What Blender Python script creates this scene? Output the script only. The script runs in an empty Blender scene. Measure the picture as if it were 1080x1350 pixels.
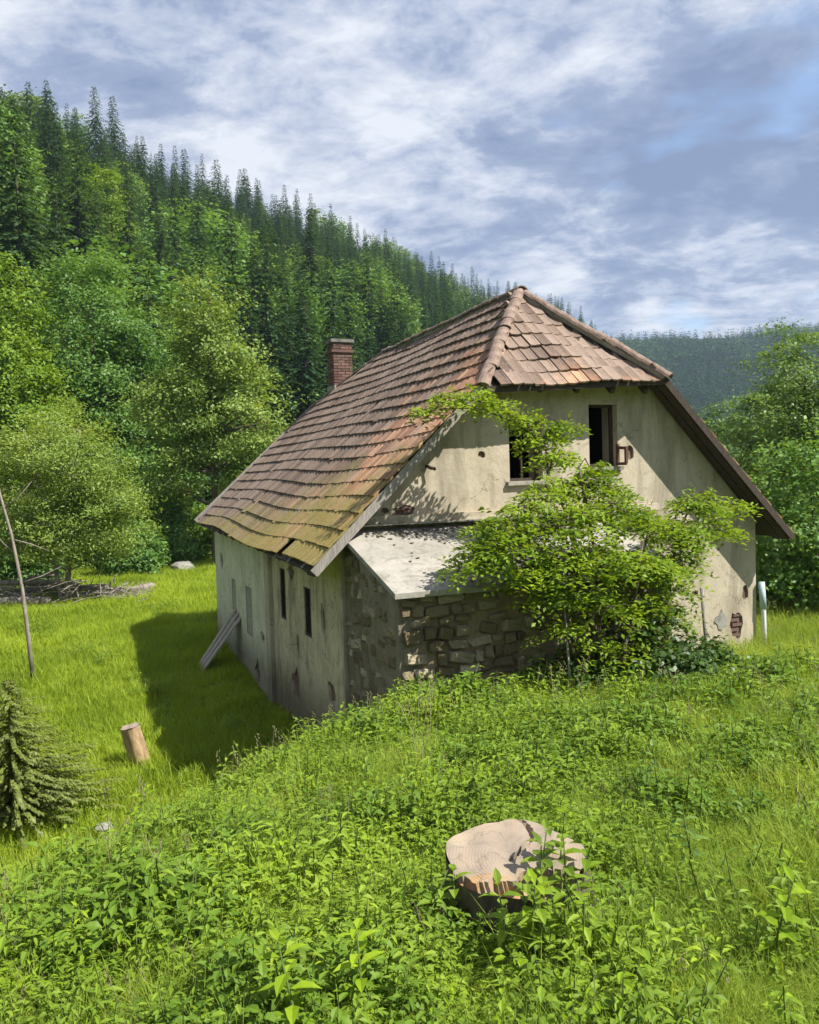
import bpy, bmesh, math, random
import numpy as np
from mathutils import Vector, Matrix, noise as mnoise
from mathutils.geometry import tessellate_polygon

rng = np.random.default_rng(7)
random.seed(7)
S = bpy.context.scene
COL = S.collection
rad = math.radians

# ------------------------------------------------------------------ camera
PITCH, ROLL, FPX = .0384, .0305, 1113.
F_ = np.array([0, math.cos(PITCH), -math.sin(PITCH)])
U0 = np.array([0, math.sin(PITCH), math.cos(PITCH)])
R0 = np.array([1., 0, 0])
R_ = math.cos(ROLL)*R0 - math.sin(ROLL)*U0
U_ = math.sin(ROLL)*R0 + math.cos(ROLL)*U0
cam = bpy.data.cameras.new('camera')
cam.sensor_fit = 'HORIZONTAL'; cam.sensor_width = 36; cam.lens = FPX/1080*36
cam.clip_start = .05; cam.clip_end = 6000
camo = bpy.data.objects.new('camera', cam); COL.objects.link(camo)
camo.matrix_world = Matrix([[R_[i], U_[i], -F_[i], 0] for i in range(3)] + [[0, 0, 0, 1]])
S.camera = camo

# ------------------------------------------------------------------ world, sun, exposure
SUN = Vector((.765, -.33, 1)).normalized()
SUN_EL = math.asin(SUN.z); SUN_AZ = math.atan2(SUN.x, SUN.y)
EXPOSURE = 1.12
W = bpy.data.worlds.new('World'); S.world = W; W.use_nodes = True
nt = W.node_tree; nt.nodes.clear()
def N(nt, t, **k):
    n = nt.nodes.new(t)
    for a, v in k.items():
        if a.startswith('i_'):
            n.inputs[a[2:].replace('_', ' ')].default_value = v
        else: setattr(n, a, v)
    return n
def math_n(nt, op, a, b=None, clamp=False):
    n = nt.nodes.new('ShaderNodeMath'); n.operation = op; n.use_clamp = clamp
    for i, v in enumerate((a, b)):
        if v is None: continue
        if isinstance(v, (int, float)): n.inputs[i].default_value = v
        else: nt.links.new(v, n.inputs[i])
    return n.outputs[0]
def mixc(nt, f, a, b, mode='MIX'):
    n = nt.nodes.new('ShaderNodeMix'); n.data_type = 'RGBA'; n.blend_type = mode
    for sock, v in ((n.inputs[0], f), (n.inputs[6], a), (n.inputs[7], b)):
        if isinstance(v, (int, float)): sock.default_value = v
        elif isinstance(v, tuple): sock.default_value = (*v, 1) if len(v) == 3 else v
        else: nt.links.new(v, sock)
    return n.outputs[2]
def ramp(nt, f, stops):
    n = nt.nodes.new('ShaderNodeValToRGB'); e = n.color_ramp.elements
    while len(e) < len(stops): e.new(.5)
    for i, (p, c) in enumerate(stops):
        e[i].position = p; e[i].color = (c, c, c, 1) if isinstance(c, (int, float)) else (*c, 1)
    nt.links.new(f, n.inputs[0]); return n.outputs[0]
def noise_n(nt, vec, scale, detail=4, rough=.55, dist=0, lac=2):
    n = nt.nodes.new('ShaderNodeTexNoise')
    n.inputs['Scale'].default_value = scale; n.inputs['Detail'].default_value = detail
    n.inputs['Roughness'].default_value = rough; n.inputs['Distortion'].default_value = dist
    n.inputs['Lacunarity'].default_value = lac
    if vec is not None: nt.links.new(vec, n.inputs['Vector'])
    return n.outputs[0]

sky = N(nt, 'ShaderNodeTexSky', sky_type='NISHITA', sun_disc=False, sun_elevation=SUN_EL, sun_rotation=SUN_AZ, altitude=500, air_density=1., dust_density=1.2, ozone_density=1.2)
tc = N(nt, 'ShaderNodeTexCoord')
sep = N(nt, 'ShaderNodeSeparateXYZ'); nt.links.new(tc.outputs['Generated'], sep.inputs[0])
zz = math_n(nt, 'ADD', math_n(nt, 'MAXIMUM', sep.outputs[2], 0.0), .22)
cx = math_n(nt, 'DIVIDE', sep.outputs[0], zz); cy = math_n(nt, 'DIVIDE', sep.outputs[1], zz)
cmb = N(nt, 'ShaderNodeCombineXYZ'); nt.links.new(cx, cmb.inputs[0]); nt.links.new(cy, cmb.inputs[1])
mp = N(nt, 'ShaderNodeMapping'); nt.links.new(cmb.outputs[0], mp.inputs[0])
mp.inputs['Location'].default_value = (3.1, 1.7, 0); mp.inputs['Rotation'].default_value = (0, 0, .5); mp.inputs['Scale'].default_value = (1.3, 1.5, 1)
big = noise_n(nt, mp.outputs[0], .85, 5, .55, .25)
mid = noise_n(nt, mp.outputs[0], 2.6, 8, .62, .35)
fine = noise_n(nt, mp.outputs[0], 8.5, 8, .65, .4)
# tone of the cloud deck: dark grey-blue bellies to white edges
tone = math_n(nt, 'ADD', math_n(nt, 'MULTIPLY', big, .42), math_n(nt, 'ADD', math_n(nt, 'MULTIPLY', mid, .42), math_n(nt, 'MULTIPLY', fine, .16)))
K = 10.0                      # the Background strength is 0.1
def kc(r, g, b): return (r*K, g*K, b*K)
CL_D, CL_M, CL_W = (.112, .146, .235), (.178, .214, .30), (.40, .415, .455)
dk = ramp(nt, tone, [(.42, 0.), (.50, 1.)])
wt = ramp(nt, tone, [(.49, 0.), (.585, 1.)])
cl = mixc(nt, dk, kc(*CL_D), kc(*CL_M)); cl = mixc(nt, wt, cl, kc(*CL_W))
gap = noise_n(nt, mp.outputs[0], 1.15, 4, .55, .3)
gap = ramp(nt, gap, [(.60, 0.), (.68, 1.)])
skyc = mixc(nt, 1.0, sky.outputs[0], (1, 1, 1), 'MULTIPLY')
full = mixc(nt, math_n(nt, 'MULTIPLY', gap, .8), cl, skyc)
bg = N(nt, 'ShaderNodeBackground'); bg.inputs[1].default_value = .1
nt.links.new(full, bg.inputs[0])
wo = N(nt, 'ShaderNodeOutputWorld'); nt.links.new(bg.outputs[0], wo.inputs[0])
sl = bpy.data.lights.new('sun', 'SUN'); sl.energy = 4.2; sl.angle = rad(.55); sl.color = (1, .955, .87)
so = bpy.data.objects.new('sun', sl); COL.objects.link(so)
so.rotation_euler = SUN.to_track_quat('Z', 'Y').to_euler()
S.view_settings.view_transform = 'Standard'; S.view_settings.look = 'None'
S.view_settings.exposure = EXPOSURE; S.view_settings.gamma = 1
S.view_settings.use_curve_mapping = False
S.render.engine = 'CYCLES'
S.cycles.max_bounces = 6; S.cycles.diffuse_bounces = 3; S.cycles.glossy_bounces = 1
S.cycles.transmission_bounces = 3; S.cycles.transparent_max_bounces = 4; S.cycles.volume_bounces = 0
S.cycles.use_denoising = True
S.cycles.use_adaptive_sampling = True; S.cycles.adaptive_threshold = .02
S.cycles.caustics_reflective = False; S.cycles.caustics_refractive = False

# ------------------------------------------------------------------ helpers
def tag(o, label=None, cat=None, group=None, kind=None):
    for k, v in (('label', label), ('category', cat), ('group', group), ('kind', kind)):
        if v: o[k] = v
    return o
def link(o, parent=None):
    COL.objects.link(o)
    if parent is not None: o.parent = parent
    return o
def mesh(name, V, Fc, mats=None, smooth=False, mi=None):
    """V (n,3) array; Fc either (m,k) int array or list of such arrays / python faces"""
    me = bpy.data.meshes.new(name)
    if isinstance(Fc, np.ndarray): Fc = [Fc]
    if Fc and not isinstance(Fc[0], np.ndarray):
        me.from_pydata([tuple(v) for v in V], [], [tuple(f) for f in Fc])
    else:
        V = np.asarray(V, dtype=np.float32)
        tot = sum(f.size for f in Fc); nf = sum(len(f) for f in Fc)
        me.vertices.add(len(V)); me.vertices.foreach_set('co', V.ravel())
        me.loops.add(tot); me.loops.foreach_set('vertex_index', np.concatenate([f.ravel() for f in Fc]).astype(np.int32))
        st = []; a = 0
        for f in Fc:
            st.append(a + np.arange(len(f))*f.shape[1]); a += f.size
        me.polygons.add(nf); me.polygons.foreach_set('loop_start', np.concatenate(st).astype(np.int32))
        me.update(calc_edges=True)
    for m in (mats or []): me.materials.append(m)
    if mi is not None: me.polygons.foreach_set('material_index', np.asarray(mi, dtype=np.int32))
    if smooth: me.polygons.foreach_set('use_smooth', [True]*len(me.polygons))
    me.update(); return me
def obj(name, me, parent=None, loc=(0, 0, 0)):
    o = bpy.data.objects.new(name, me); o.location = loc; return link(o, parent)
def empty(name, loc, rz=0):
    o = bpy.data.objects.new(name, None); o.location = loc; o.rotation_euler = (0, 0, rz)
    o.empty_display_size = .2; return link(o)

class MB:
    """collects quads/tris for one mesh"""
    def __init__(s): s.V = []; s.F = []; s.n = 0; s.mi = []
    def add(s, V, Fc, mi=0):
        V = np.asarray(V, float).reshape(-1, 3); s.V.append(V)
        for f in Fc: s.F.append(tuple(int(i)+s.n for i in f)); s.mi.append(mi)
        s.n += len(V)
    def box(s, c, d, rot=None, jit=0, mi=0):
        c = np.array(c, float); d = np.array(d, float)/2
        B = np.array([[x, y, z] for z in (-1, 1) for y in (-1, 1) for x in (-1, 1)], float)*d
        if jit: B += rng.uniform(-jit, jit, B.shape)
        if rot is not None: B = B @ np.array(rot).T
        s.add(B+c, [(0, 2, 3, 1), (4, 5, 7, 6), (0, 1, 5, 4), (2, 6, 7, 3), (0, 4, 6, 2), (1, 3, 7, 5)], mi)
    def bar(s, a, b, w, h, up=(0, 0, 1), mi=0):
        a = np.array(a, float); b = np.array(b, float); t = (b-a)/np.linalg.norm(b-a)
        u = np.array(up, float); sd = np.cross(t, u); sd /= np.linalg.norm(sd); u = np.cross(sd, t)
        V = [p + sd*w/2*i + u*h/2*j for p in (a, b) for i, j in ((-1, -1), (1, -1), (1, 1), (-1, 1))]
        s.add(V, [(3, 2, 1, 0), (4, 5, 6, 7), (0, 1, 5, 4), (1, 2, 6, 5), (2, 3, 7, 6), (3, 0, 4, 7)], mi)
    def tube(s, P, Rr, k=6, cap=True, mi=0):
        P = np.asarray(P, float); n = len(P); Rr = np.broadcast_to(Rr, (n,))
        T = np.gradient(P, axis=0); T /= np.linalg.norm(T, axis=1)[:, None]+1e-9
        ref = np.array([1., .13, 0]) if abs(T[0][0]) < .8 else np.array([0, 1., .1])
        A = np.cross(T, ref); A /= np.linalg.norm(A, axis=1)[:, None]+1e-9; B = np.cross(T, A)
        an = np.arange(k)*2*math.pi/k
        V = (P[:, None] + (A[:, None]*np.cos(an)[None, :, None] + B[:, None]*np.sin(an)[None, :, None])*Rr[:, None, None]).reshape(-1, 3)
        Fc = [(i*k+j, i*k+(j+1) % k, (i+1)*k+(j+1) % k, (i+1)*k+j) for i in range(n-1) for j in range(k)]
        if cap: Fc += [tuple(range(k-1, -1, -1)), tuple((n-1)*k+j for j in range(k))]
        s.add(V, Fc, mi)
    def mesh(s, name, mats, smooth=False):
        me = mesh(name, np.concatenate(s.V), [tuple(f) for f in s.F], mats, smooth)
        if any(s.mi): me.polygons.foreach_set('material_index', s.mi)
        return me
    def obj(s, name, mats, parent=None, smooth=False):
        return obj(name, s.mesh(name, mats, smooth), parent)

# ------------------------------------------------------------------ materials
def mat(name):
    m = bpy.data.materials.new(name); m.use_nodes = True; nt = m.node_tree
    b = nt.nodes['Principled BSDF']; b.inputs['Roughness'].default_value = .85
    b.inputs['Specular IOR Level'].default_value = .25
    return m, nt, b
def bump(nt, b, h, strength=.5, dist=.02):
    n = nt.nodes.new('ShaderNodeBump'); n.inputs['Strength'].default_value = strength; n.inputs['Distance'].default_value = dist
    nt.links.new(h, n.inputs['Height']); nt.links.new(n.outputs[0], b.inputs['Normal'])
def tcn(nt, which='Object'):
    return nt.nodes.new('ShaderNodeTexCoord').outputs[which]
def geo_pos(nt): return nt.nodes.new('ShaderNodeNewGeometry').outputs['Position']

def leaf_mat(name, c1, c2, c3=None, trans=.38, rough=.5, nscale=.5, spec=.35, tcol=None):
    """c1 dark, c2 mid, c3 bright variation per leaf/instance and over the crown"""
    m, nt, b = mat(name)
    g = nt.nodes.new('ShaderNodeNewGeometry'); oi = nt.nodes.new('ShaderNodeObjectInfo')
    r = math_n(nt, 'FRACT', math_n(nt, 'ADD', g.outputs['Random Per Island'], oi.outputs['Random']))
    nz = noise_n(nt, g.outputs['Position'], nscale, 3, .6)
    nzr = ramp(nt, nz, [(.35, 0.), (.65, 1.)])
    f = math_n(nt, 'ADD', math_n(nt, 'MULTIPLY', r, .5), math_n(nt, 'MULTIPLY', nzr, .5))
    col = ramp(nt, f, [(.1, c1), (.5, c2), (.95, c3 or c2)])
    nt.links.new(col, b.inputs['Base Color'])
    b.inputs['Roughness'].default_value = rough; b.inputs['Specular IOR Level'].default_value = spec
    t = nt.nodes.new('ShaderNodeBsdfTranslucent')
    tc_ = mixc(nt, 1.0, col, tcol or (1.25, 1.1, .45), 'MULTIPLY'); nt.links.new(tc_, t.inputs[0])
    mx = nt.nodes.new('ShaderNodeMixShader'); mx.inputs[0].default_value = trans
    nt.links.new(b.outputs[0], mx.inputs[1]); nt.links.new(t.outputs[0], mx.inputs[2])
    out = nt.nodes['Material Output']; nt.links.new(mx.outputs[0], out.inputs[0])
    return m
def simple(name, c1, c2, scale=8, rough=.85, bs=.4, bd=.01, stretch=(1, 1, 1), coord='Object'):
    m, nt, b = mat(name)
    v = tcn(nt, coord); mp = nt.nodes.new('ShaderNodeMapping'); mp.inputs['Scale'].default_value = stretch
    nt.links.new(v, mp.inputs[0])
    n1 = noise_n(nt, mp.outputs[0], scale, 6, .65)
    col = ramp(nt, n1, [(.3, c1), (.7, c2)]); nt.links.new(col, b.inputs['Base Color'])
    b.inputs['Roughness'].default_value = rough; bump(nt, b, n1, bs, bd); return m

M = {}
M['bark'] = simple('bark', (.05, .04, .03), (.19, .155, .12), 6, .9, .8, .03, (3, 3, .6))
M['bark_pale'] = simple('bark_pale', (.12, .10, .08), (.34, .30, .25), 5, .9, .6, .02, (2, 2, .7))
M['wood_grey'] = simple('wood_grey', (.16, .14, .12), (.36, .33, .29), 9, .85, .4, .006, (6, 6, .7))
M['wood_pale'] = simple('wood_pale', (.22, .19, .15), (.42, .38, .31), 9, .85, .4, .006, (6, 6, .7))
M['wood_dark'] = simple('wood_dark', (.025, .019, .014), (.085, .065, .05), 9, .85, .4, .006, (6, 6, .7))
M['void'] = simple('interior_dark', (.012, .011, .01), (.03, .027, .024), 4)  # inner wall faces; the darkness of the rooms is put into the colour
M['white_pipe'] = simple('white_pipe', (.55, .56, .55), (.78, .79, .78), 7, .5, .1, .003)
M['blue_pipe'] = simple('blue_grey_sheet', (.32, .45, .50), (.5, .62, .66), 7, .5, .1, .003)
M['cap'] = simple('cap_concrete', (.09, .085, .08), (.24, .23, .21), 6)
M['stone_w'] = simple('pale_stone', (.17, .165, .14), (.36, .345, .30), 5, .9, .6, .02)

def brick_mat():
    m, nt, b = mat('chimney_brick')
    g = nt.nodes.new('ShaderNodeNewGeometry')
    c = ramp(nt, g.outputs['Random Per Island'], [(0, (.10, .05, .038)), (.5, (.16, .08, .06)), (1, (.22, .125, .095))])
    n1 = noise_n(nt, tcn(nt), 9, 5, .6)
    c = mixc(nt, ramp(nt, n1, [(.38, 0.), (.65, .8)]), c, (.10, .08, .07))
    nt.links.new(c, b.inputs['Base Color']); bump(nt, b, n1, .5, .01); return m
M['brick'] = brick_mat()

def tile_mat(name='roof_clay', red=0.):
    """clay tile: orange-red clay, brown weathering, yellow-green moss low on the slope (house coordinates)"""
    m, nt, b = mat(name)
    g = nt.nodes.new('ShaderNodeNewGeometry'); oi = nt.nodes.new('ShaderNodeObjectInfo')
    r = math_n(nt, 'FRACT', math_n(nt, 'ADD', g.outputs['Random Per Island'], oi.outputs['Random']))
    clay = ramp(nt, r, [(0., (.27, .14, .085)), (.35, (.42, .215, .125)), (.75, (.52, .31, .19)), (1., (.38, .26, .18))])
    # position in the house frame
    mp = nt.nodes.new('ShaderNodeMapping'); mp.vector_type = 'TEXTURE'
    nt.links.new(g.outputs['Position'], mp.inputs[0])
    mp.inputs['Location'].default_value = (2.68, 14.1227, 0); mp.inputs['Rotation'].default_value = (0, 0, .3903)
    sp = nt.nodes.new('ShaderNodeSeparateXYZ'); nt.links.new(mp.outputs[0], sp.inputs[0])
    hx, hy, hz = sp.outputs
    n1 = noise_n(nt, mp.outputs[0], .8, 4, .6); n2 = noise_n(nt, mp.outputs[0], 5, 6, .65); n3 = noise_n(nt, mp.outputs[0], 22, 5, .7)
    # old grey-brown weathering, stronger on the far half of the slope and near the top
    hipm = math_n(nt, 'GREATER_THAN', math_n(nt, 'SUBTRACT', math_n(nt, 'MULTIPLY', hx, 1.), math_n(nt, 'MULTIPLY', hy, 1.)), -1.25)
    wy = math_n(nt, 'ADD', math_n(nt, 'MULTIPLY', hy, .088), math_n(nt, 'MULTIPLY', hz, .06))
    wy = math_n(nt, 'ADD', wy, math_n(nt, 'MULTIPLY', math_n(nt, 'MULTIPLY', hipm, math_n(nt, 'GREATER_THAN', hz, 1.2)), .26))
    w = math_n(nt, 'ADD', wy, math_n(nt, 'ADD', math_n(nt, 'MULTIPLY', n1, .9), math_n(nt, 'MULTIPLY', n2, .5)))
    w = ramp(nt, w, [(.79, .04), (1.08, .95)])
    brown = mixc(nt, r, (.12, .088, .07), (.26, .195, .155))
    c = mixc(nt, w, clay, brown)
    # moss on the left slope, low down and towards the front verge
    mo = math_n(nt, 'ADD', math_n(nt, 'MULTIPLY', hz, -.30), math_n(nt, 'MULTIPLY', hy, -.035))
    mo = math_n(nt, 'ADD', mo, math_n(nt, 'ADD', math_n(nt, 'MULTIPLY', n1, .8), math_n(nt, 'MULTIPLY', n2, .55)))
    left = math_n(nt, 'LESS_THAN', hx, -1.2)
    mo = math_n(nt, 'MULTIPLY', ramp(nt, mo, [(.50, 0.), (.86, .9)]), math_n(nt, 'ADD', math_n(nt, 'MULTIPLY', left, .85), .12))
    moss = mixc(nt, n3, (.14, .12, .03), (.38, .31, .09))
    c = mixc(nt, mo, c, moss)
    # pale lichen specks
    c = mixc(nt, ramp(nt, n3, [(.58, 0.), (.70, .6)]), c, (.36, .33, .26))
    c = mixc(nt, ramp(nt, n3, [(.30, .7), (.42, 0.)]), c, (.05, .042, .032))
    nt.links.new(c, b.inputs['Base Color']); b.inputs['Roughness'].default_value = .9
    bump(nt, b, n3, .6, .008); return m
M['tile'] = tile_mat()
M['tile_cap'] = simple('cap_clay', (.13, .085, .065), (.30, .225, .18), 7, .9, .5, .01)

def plaster(name, base, dirt, stain, low=-3.4, streak=1., moss=None, spots=.0):
    m, nt, b = mat(name)
    v = tcn(nt); sp = nt.nodes.new('ShaderNodeSeparateXYZ'); nt.links.new(v, sp.inputs[0])
    n1 = noise_n(nt, v, 1.3, 8, .72, .5); n2 = noise_n(nt, v, 9, 6, .7)
    mp = nt.nodes.new('ShaderNodeMapping'); mp.inputs['Scale'].default_value = (1.6, 1.6, .3); nt.links.new(v, mp.inputs[0])
    st = noise_n(nt, mp.outputs[0], 1.5, 7, .7, .6)
    c = mixc(nt, ramp(nt, n1, [(.42, 0.), (.70, .8)]), base, dirt)
    c = mixc(nt, math_n(nt, 'MULTIPLY', ramp(nt, st, [(.48, 0.), (.68, .8)]), streak), c, stain)
    if moss: c = mixc(nt, ramp(nt, n2, [(.5, 0.), (.75, .6)]), c, moss)
    n4 = noise_n(nt, v, 3.2, 8, .75, 1.2)
    vo = nt.nodes.new('ShaderNodeTexVoronoi'); vo.feature = 'DISTANCE_TO_EDGE'; vo.inputs['Scale'].default_value = .9
    wv = nt.nodes.new('ShaderNodeVectorMath'); wv.operation = 'ADD'; nx = nt.nodes.new('ShaderNodeTexNoise'); nx.inputs['Scale'].default_value = 2.5; nx.inputs['Detail'].default_value = 6; nt.links.new(v, nx.inputs['Vector'])
    nt.links.new(v, wv.inputs[0]); nt.links.new(nx.outputs['Color'], wv.inputs[1]); nt.links.new(wv.outputs[0], vo.inputs['Vector'])
    crack = ramp(nt, vo.outputs['Distance'], [(0., 1.), (.012, 0.)])
    c = mixc(nt, math_n(nt, 'MULTIPLY', crack, ramp(nt, n1, [(.45, 0.), (.55, .8)])), c, stain)
    c = mixc(nt, ramp(nt, n4, [(.56, 0.), (.60, .55)]), c, dirt); c = mixc(nt, ramp(nt, n4, [(.64, 0.), (.67, .6)]), c, stain)
    # damp band above the ground
    h = math_n(nt, 'ADD', sp.outputs[2], math_n(nt, 'MULTIPLY', n1, 1.4))
    c = mixc(nt, ramp(nt, h, [(.2, .8), (1.9, 0.)]), c, stain)
    c = mixc(nt, ramp(nt, n2, [(.63, 0.), (.70, .45)]), c, stain)
    nt.links.new(c, b.inputs['Base Color'])
    hh = math_n(nt, 'ADD', n1, math_n(nt, 'MULTIPLY', n2, .35)); bump(nt, b, hh, .55, .035)
    b.inputs['Roughness'].default_value = .92; return m
M['plaster'] = plaster('plaster_cream', (.49, .43, .325), (.35, .30, .22), (.15, .125, .09), streak=.75)
M['plaster_side'] = plaster('plaster_grey_green', (.66, .64, .49), (.47, .45, .33), (.17, .15, .09), streak=.45)
M['plaster_dirty'] = plaster('plaster_stained', (.62, .54, .37), (.33, .28, .185), (.09, .073, .045), streak=1.)
M['render_dark'] = plaster('render_dark', (.25, .215, .155), (.15, .13, .09), (.06, .052, .04), streak=.8, moss=(.09, .09, .04))
M['mortar'] = plaster('mortar_old', (.30, .235, .14), (.19, .145, .085), (.09, .07, .04), streak=.5, moss=(.09, .08, .03))
M['core'] = simple('brick_core', (.09, .06, .045), (.22, .15, .11), 6, .95, .8, .03)
def stone_mat():
    m, nt, b = mat('rubble_stone')
    oi = nt.nodes.new('ShaderNodeObjectInfo'); n1 = noise_n(nt, tcn(nt), 5, 6, .7)
    c = ramp(nt, oi.outputs['Random'], [(0, (.13, .095, .052)), (.4, (.21, .16, .095)), (.78, (.30, .24, .15)), (1, (.50, .43, .31))])
    c = mixc(nt, ramp(nt, n1, [(.4, 0.), (.7, .7)]), c, (.11, .10, .05))
    nt.links.new(c, b.inputs['Base Color']); bump(nt, b, n1, .7, .03); return m
M['rubble'] = stone_mat()
def slab_mat():
    m, nt, b = mat('lean_to_concrete')
    v = tcn(nt); n1 = noise_n(nt, v, 1.5, 6, .65, .5); n2 = noise_n(nt, v, 12, 6, .7)
    c = mixc(nt, ramp(nt, n1, [(.35, 0.), (.7, 1.)]), (.37, .345, .30), (.24, .225, .19))
    c = mixc(nt, ramp(nt, n2, [(.56, 0.), (.70, .7)]), c, (.15, .135, .11)); n5 = noise_n(nt, v, 3.5, 8, .75, 1.)
    c = mixc(nt, ramp(nt, n5, [(.52, 0.), (.60, .6)]), c, (.17, .16, .125))
    nt.links.new(c, b.inputs['Base Color']); bump(nt, b, n2, .4, .01); return m
M['slab'] = slab_mat()
def cut_mat():
    """sawn end grain: rings and radial checks around the object's origin"""
    m, nt, b = mat('sawn_wood')
    v = tcn(nt); n0 = noise_n(nt, v, 3, 5, .6)
    sp = nt.nodes.new('ShaderNodeSeparateXYZ'); nt.links.new(v, sp.inputs[0])
    rr = math_n(nt, 'SQRT', math_n(nt, 'ADD', math_n(nt, 'POWER', sp.outputs[0], 2), math_n(nt, 'POWER', sp.outputs[1], 2)))
    rr = math_n(nt, 'ADD', rr, math_n(nt, 'MULTIPLY', n0, .06))
    ring = math_n(nt, 'SINE', math_n(nt, 'MULTIPLY', rr, 420))
    c = mixc(nt, ramp(nt, n0, [(.35, 0.), (.65, 1.)]), (.35, .28, .205), (.235, .195, .155))
    c = mixc(nt, math_n(nt, 'MULTIPLY', ramp(nt, ring, [(.3, 0.), (1., 1.)]), .12), c, (.28, .19, .12))
    n2 = noise_n(nt, v, 7, 6, .7)
    frt = math_n(nt, 'LESS_THAN', math_n(nt, 'ADD', sp.outputs[1], math_n(nt, 'MULTIPLY', n0, .12)), -.06)
    c = mixc(nt, math_n(nt, 'MULTIPLY', ramp(nt, n2, [(.42, 0.), (.6, .85)]), math_n(nt, 'ADD', math_n(nt, 'MULTIPLY', frt, .9), .1)), c, (.40, .22, .08))
    ang = math_n(nt, 'ARCTAN2', sp.outputs[1], sp.outputs[0]); cr = math_n(nt, 'SINE', math_n(nt, 'ADD', math_n(nt, 'MULTIPLY', ang, 5), math_n(nt, 'MULTIPLY', n0, 34)))
    c = mixc(nt, ramp(nt, cr, [(.94, 0.), (.995, .4)]), c, (.13, .095, .07))
    nb_ = noise_n(nt, v, 2.2, 8, .75, 1.); c = mixc(nt, ramp(nt, nb_, [(.46, 0.), (.60, .65)]), c, (.19, .16, .135))
    c = mixc(nt, ramp(nt, n2, [(.28, .6), (.40, 0.)]), c, (.22, .17, .13))
    nt.links.new(c, b.inputs['Base Color']); bump(nt, b, math_n(nt, 'ADD', n2, math_n(nt, 'MULTIPLY', ring, .1)), .4, .008); return m
M['cut'] = cut_mat()
def ground_mat():
    m, nt, b = mat('meadow_ground')
    v = geo_pos(nt); n1 = noise_n(nt, v, .35, 6, .6); n2 = noise_n(nt, v, 4, 6, .7)
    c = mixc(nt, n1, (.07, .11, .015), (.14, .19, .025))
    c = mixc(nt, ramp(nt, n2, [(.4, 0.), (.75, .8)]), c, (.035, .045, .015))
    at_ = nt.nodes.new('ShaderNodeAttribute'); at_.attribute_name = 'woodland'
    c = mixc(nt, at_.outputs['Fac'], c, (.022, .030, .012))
    nt.links.new(c, b.inputs['Base Color']); bump(nt, b, n2, .8, .1); return m
M['ground'] = ground_mat()

G = lambda r, g, b: (r, g, b)
M['spruce'] = leaf_mat('spruce_needles', (0.025, 0.063, 0.025), (0.045, 0.095, 0.036), (0.076, 0.137, 0.047), .38, .7, .03, .1)
M['forest_leaf'] = leaf_mat('forest_leaves', (0.078, 0.156, 0.026), (0.124, 0.221, 0.034), (0.195, 0.299, 0.046), .36, .5, .05)
M['pale_leaf'] = leaf_mat('alder_leaves', (0.146, 0.230, 0.047), (0.224, 0.325, 0.063), (0.336, 0.426, 0.095), .4, .5, .22)
M['ash_leaf'] = leaf_mat('ash_leaves', (0.094, 0.196, 0.044), (0.141, 0.274, 0.059), (0.220, 0.368, 0.081), .4, .5, .15)
M['yellow_leaf'] = leaf_mat('lime_leaves', (0.108, 0.198, 0.022), (0.180, 0.300, 0.029), (0.264, 0.396, 0.042), .42, .5, .2)
M['willow_leaf'] = leaf_mat('willow_leaves', (0.161, 0.255, 0.044), (0.242, 0.349, 0.063), (0.349, 0.444, 0.107), .42, .5, .3)
M['right_leaf'] = leaf_mat('walnut_leaves', (.10, .185, .045), (.155, .26, .06), (.22, .33, .08), .4, .5, .4)
M['elder_leaf'] = leaf_mat('elder_leaves', (0.125, 0.216, 0.022), (0.213, 0.328, 0.027), (0.338, 0.473, 0.044), .45, .5, 1.2, .2)
M['shade_shrub'] = leaf_mat('undergrowth_shade_leaves', (.03, .065, .012), (.05, .105, .018), (.09, .16, .026), .3, .45, 1.2)  # leaf colour darkened to give the shade beneath the elder
M['weed1'] = leaf_mat('nettle_leaves', (0.127, 0.210, 0.023), (0.208, 0.319, 0.030), (0.315, 0.434, 0.048), .42, .5, .9, .2)
M['weed2'] = leaf_mat('young_weed_leaves', (0.150, 0.249, 0.013), (0.243, 0.373, 0.018), (0.370, 0.497, 0.032), .45, .5, .9, .2)
M['weed3'] = leaf_mat('dock_leaves', (0.091, 0.169, 0.029), (0.143, 0.234, 0.039), (0.208, 0.312, 0.058), .35, .45, .9, .35)
M['weed_gap_shade'] = leaf_mat('gap_shade_leaves', (0.084, 0.164, 0.016), (0.137, 0.237, 0.022), (0.200, 0.316, 0.032), .4, .5, .9, .25)  # darker weed leaves; shade of the gaps between plants put into colour
M['grass'] = leaf_mat('meadow_grass', (0.193, 0.287, 0.027), (0.295, 0.402, 0.032), (0.409, 0.513, 0.053), .45, .55, .35, .15)
M['grass_tall'] = leaf_mat('tall_grass', (0.176, 0.266, 0.033), (0.271, 0.367, 0.045), (0.400, 0.494, 0.089), .45, .55, .5, .15)
M['straw'] = leaf_mat('dry_grass', (.22, .19, .10), (.33, .30, .17), (.45, .42, .27), .3, .5, .5)
M['sapling'] = leaf_mat('sapling_needles', (.10, .13, .028), (.16, .20, .04), (.25, .28, .06), .25, .5, 1.5)
M['stem'] = simple('green_stem', (.06, .10, .02), (.13, .17, .04), 10)

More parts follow.
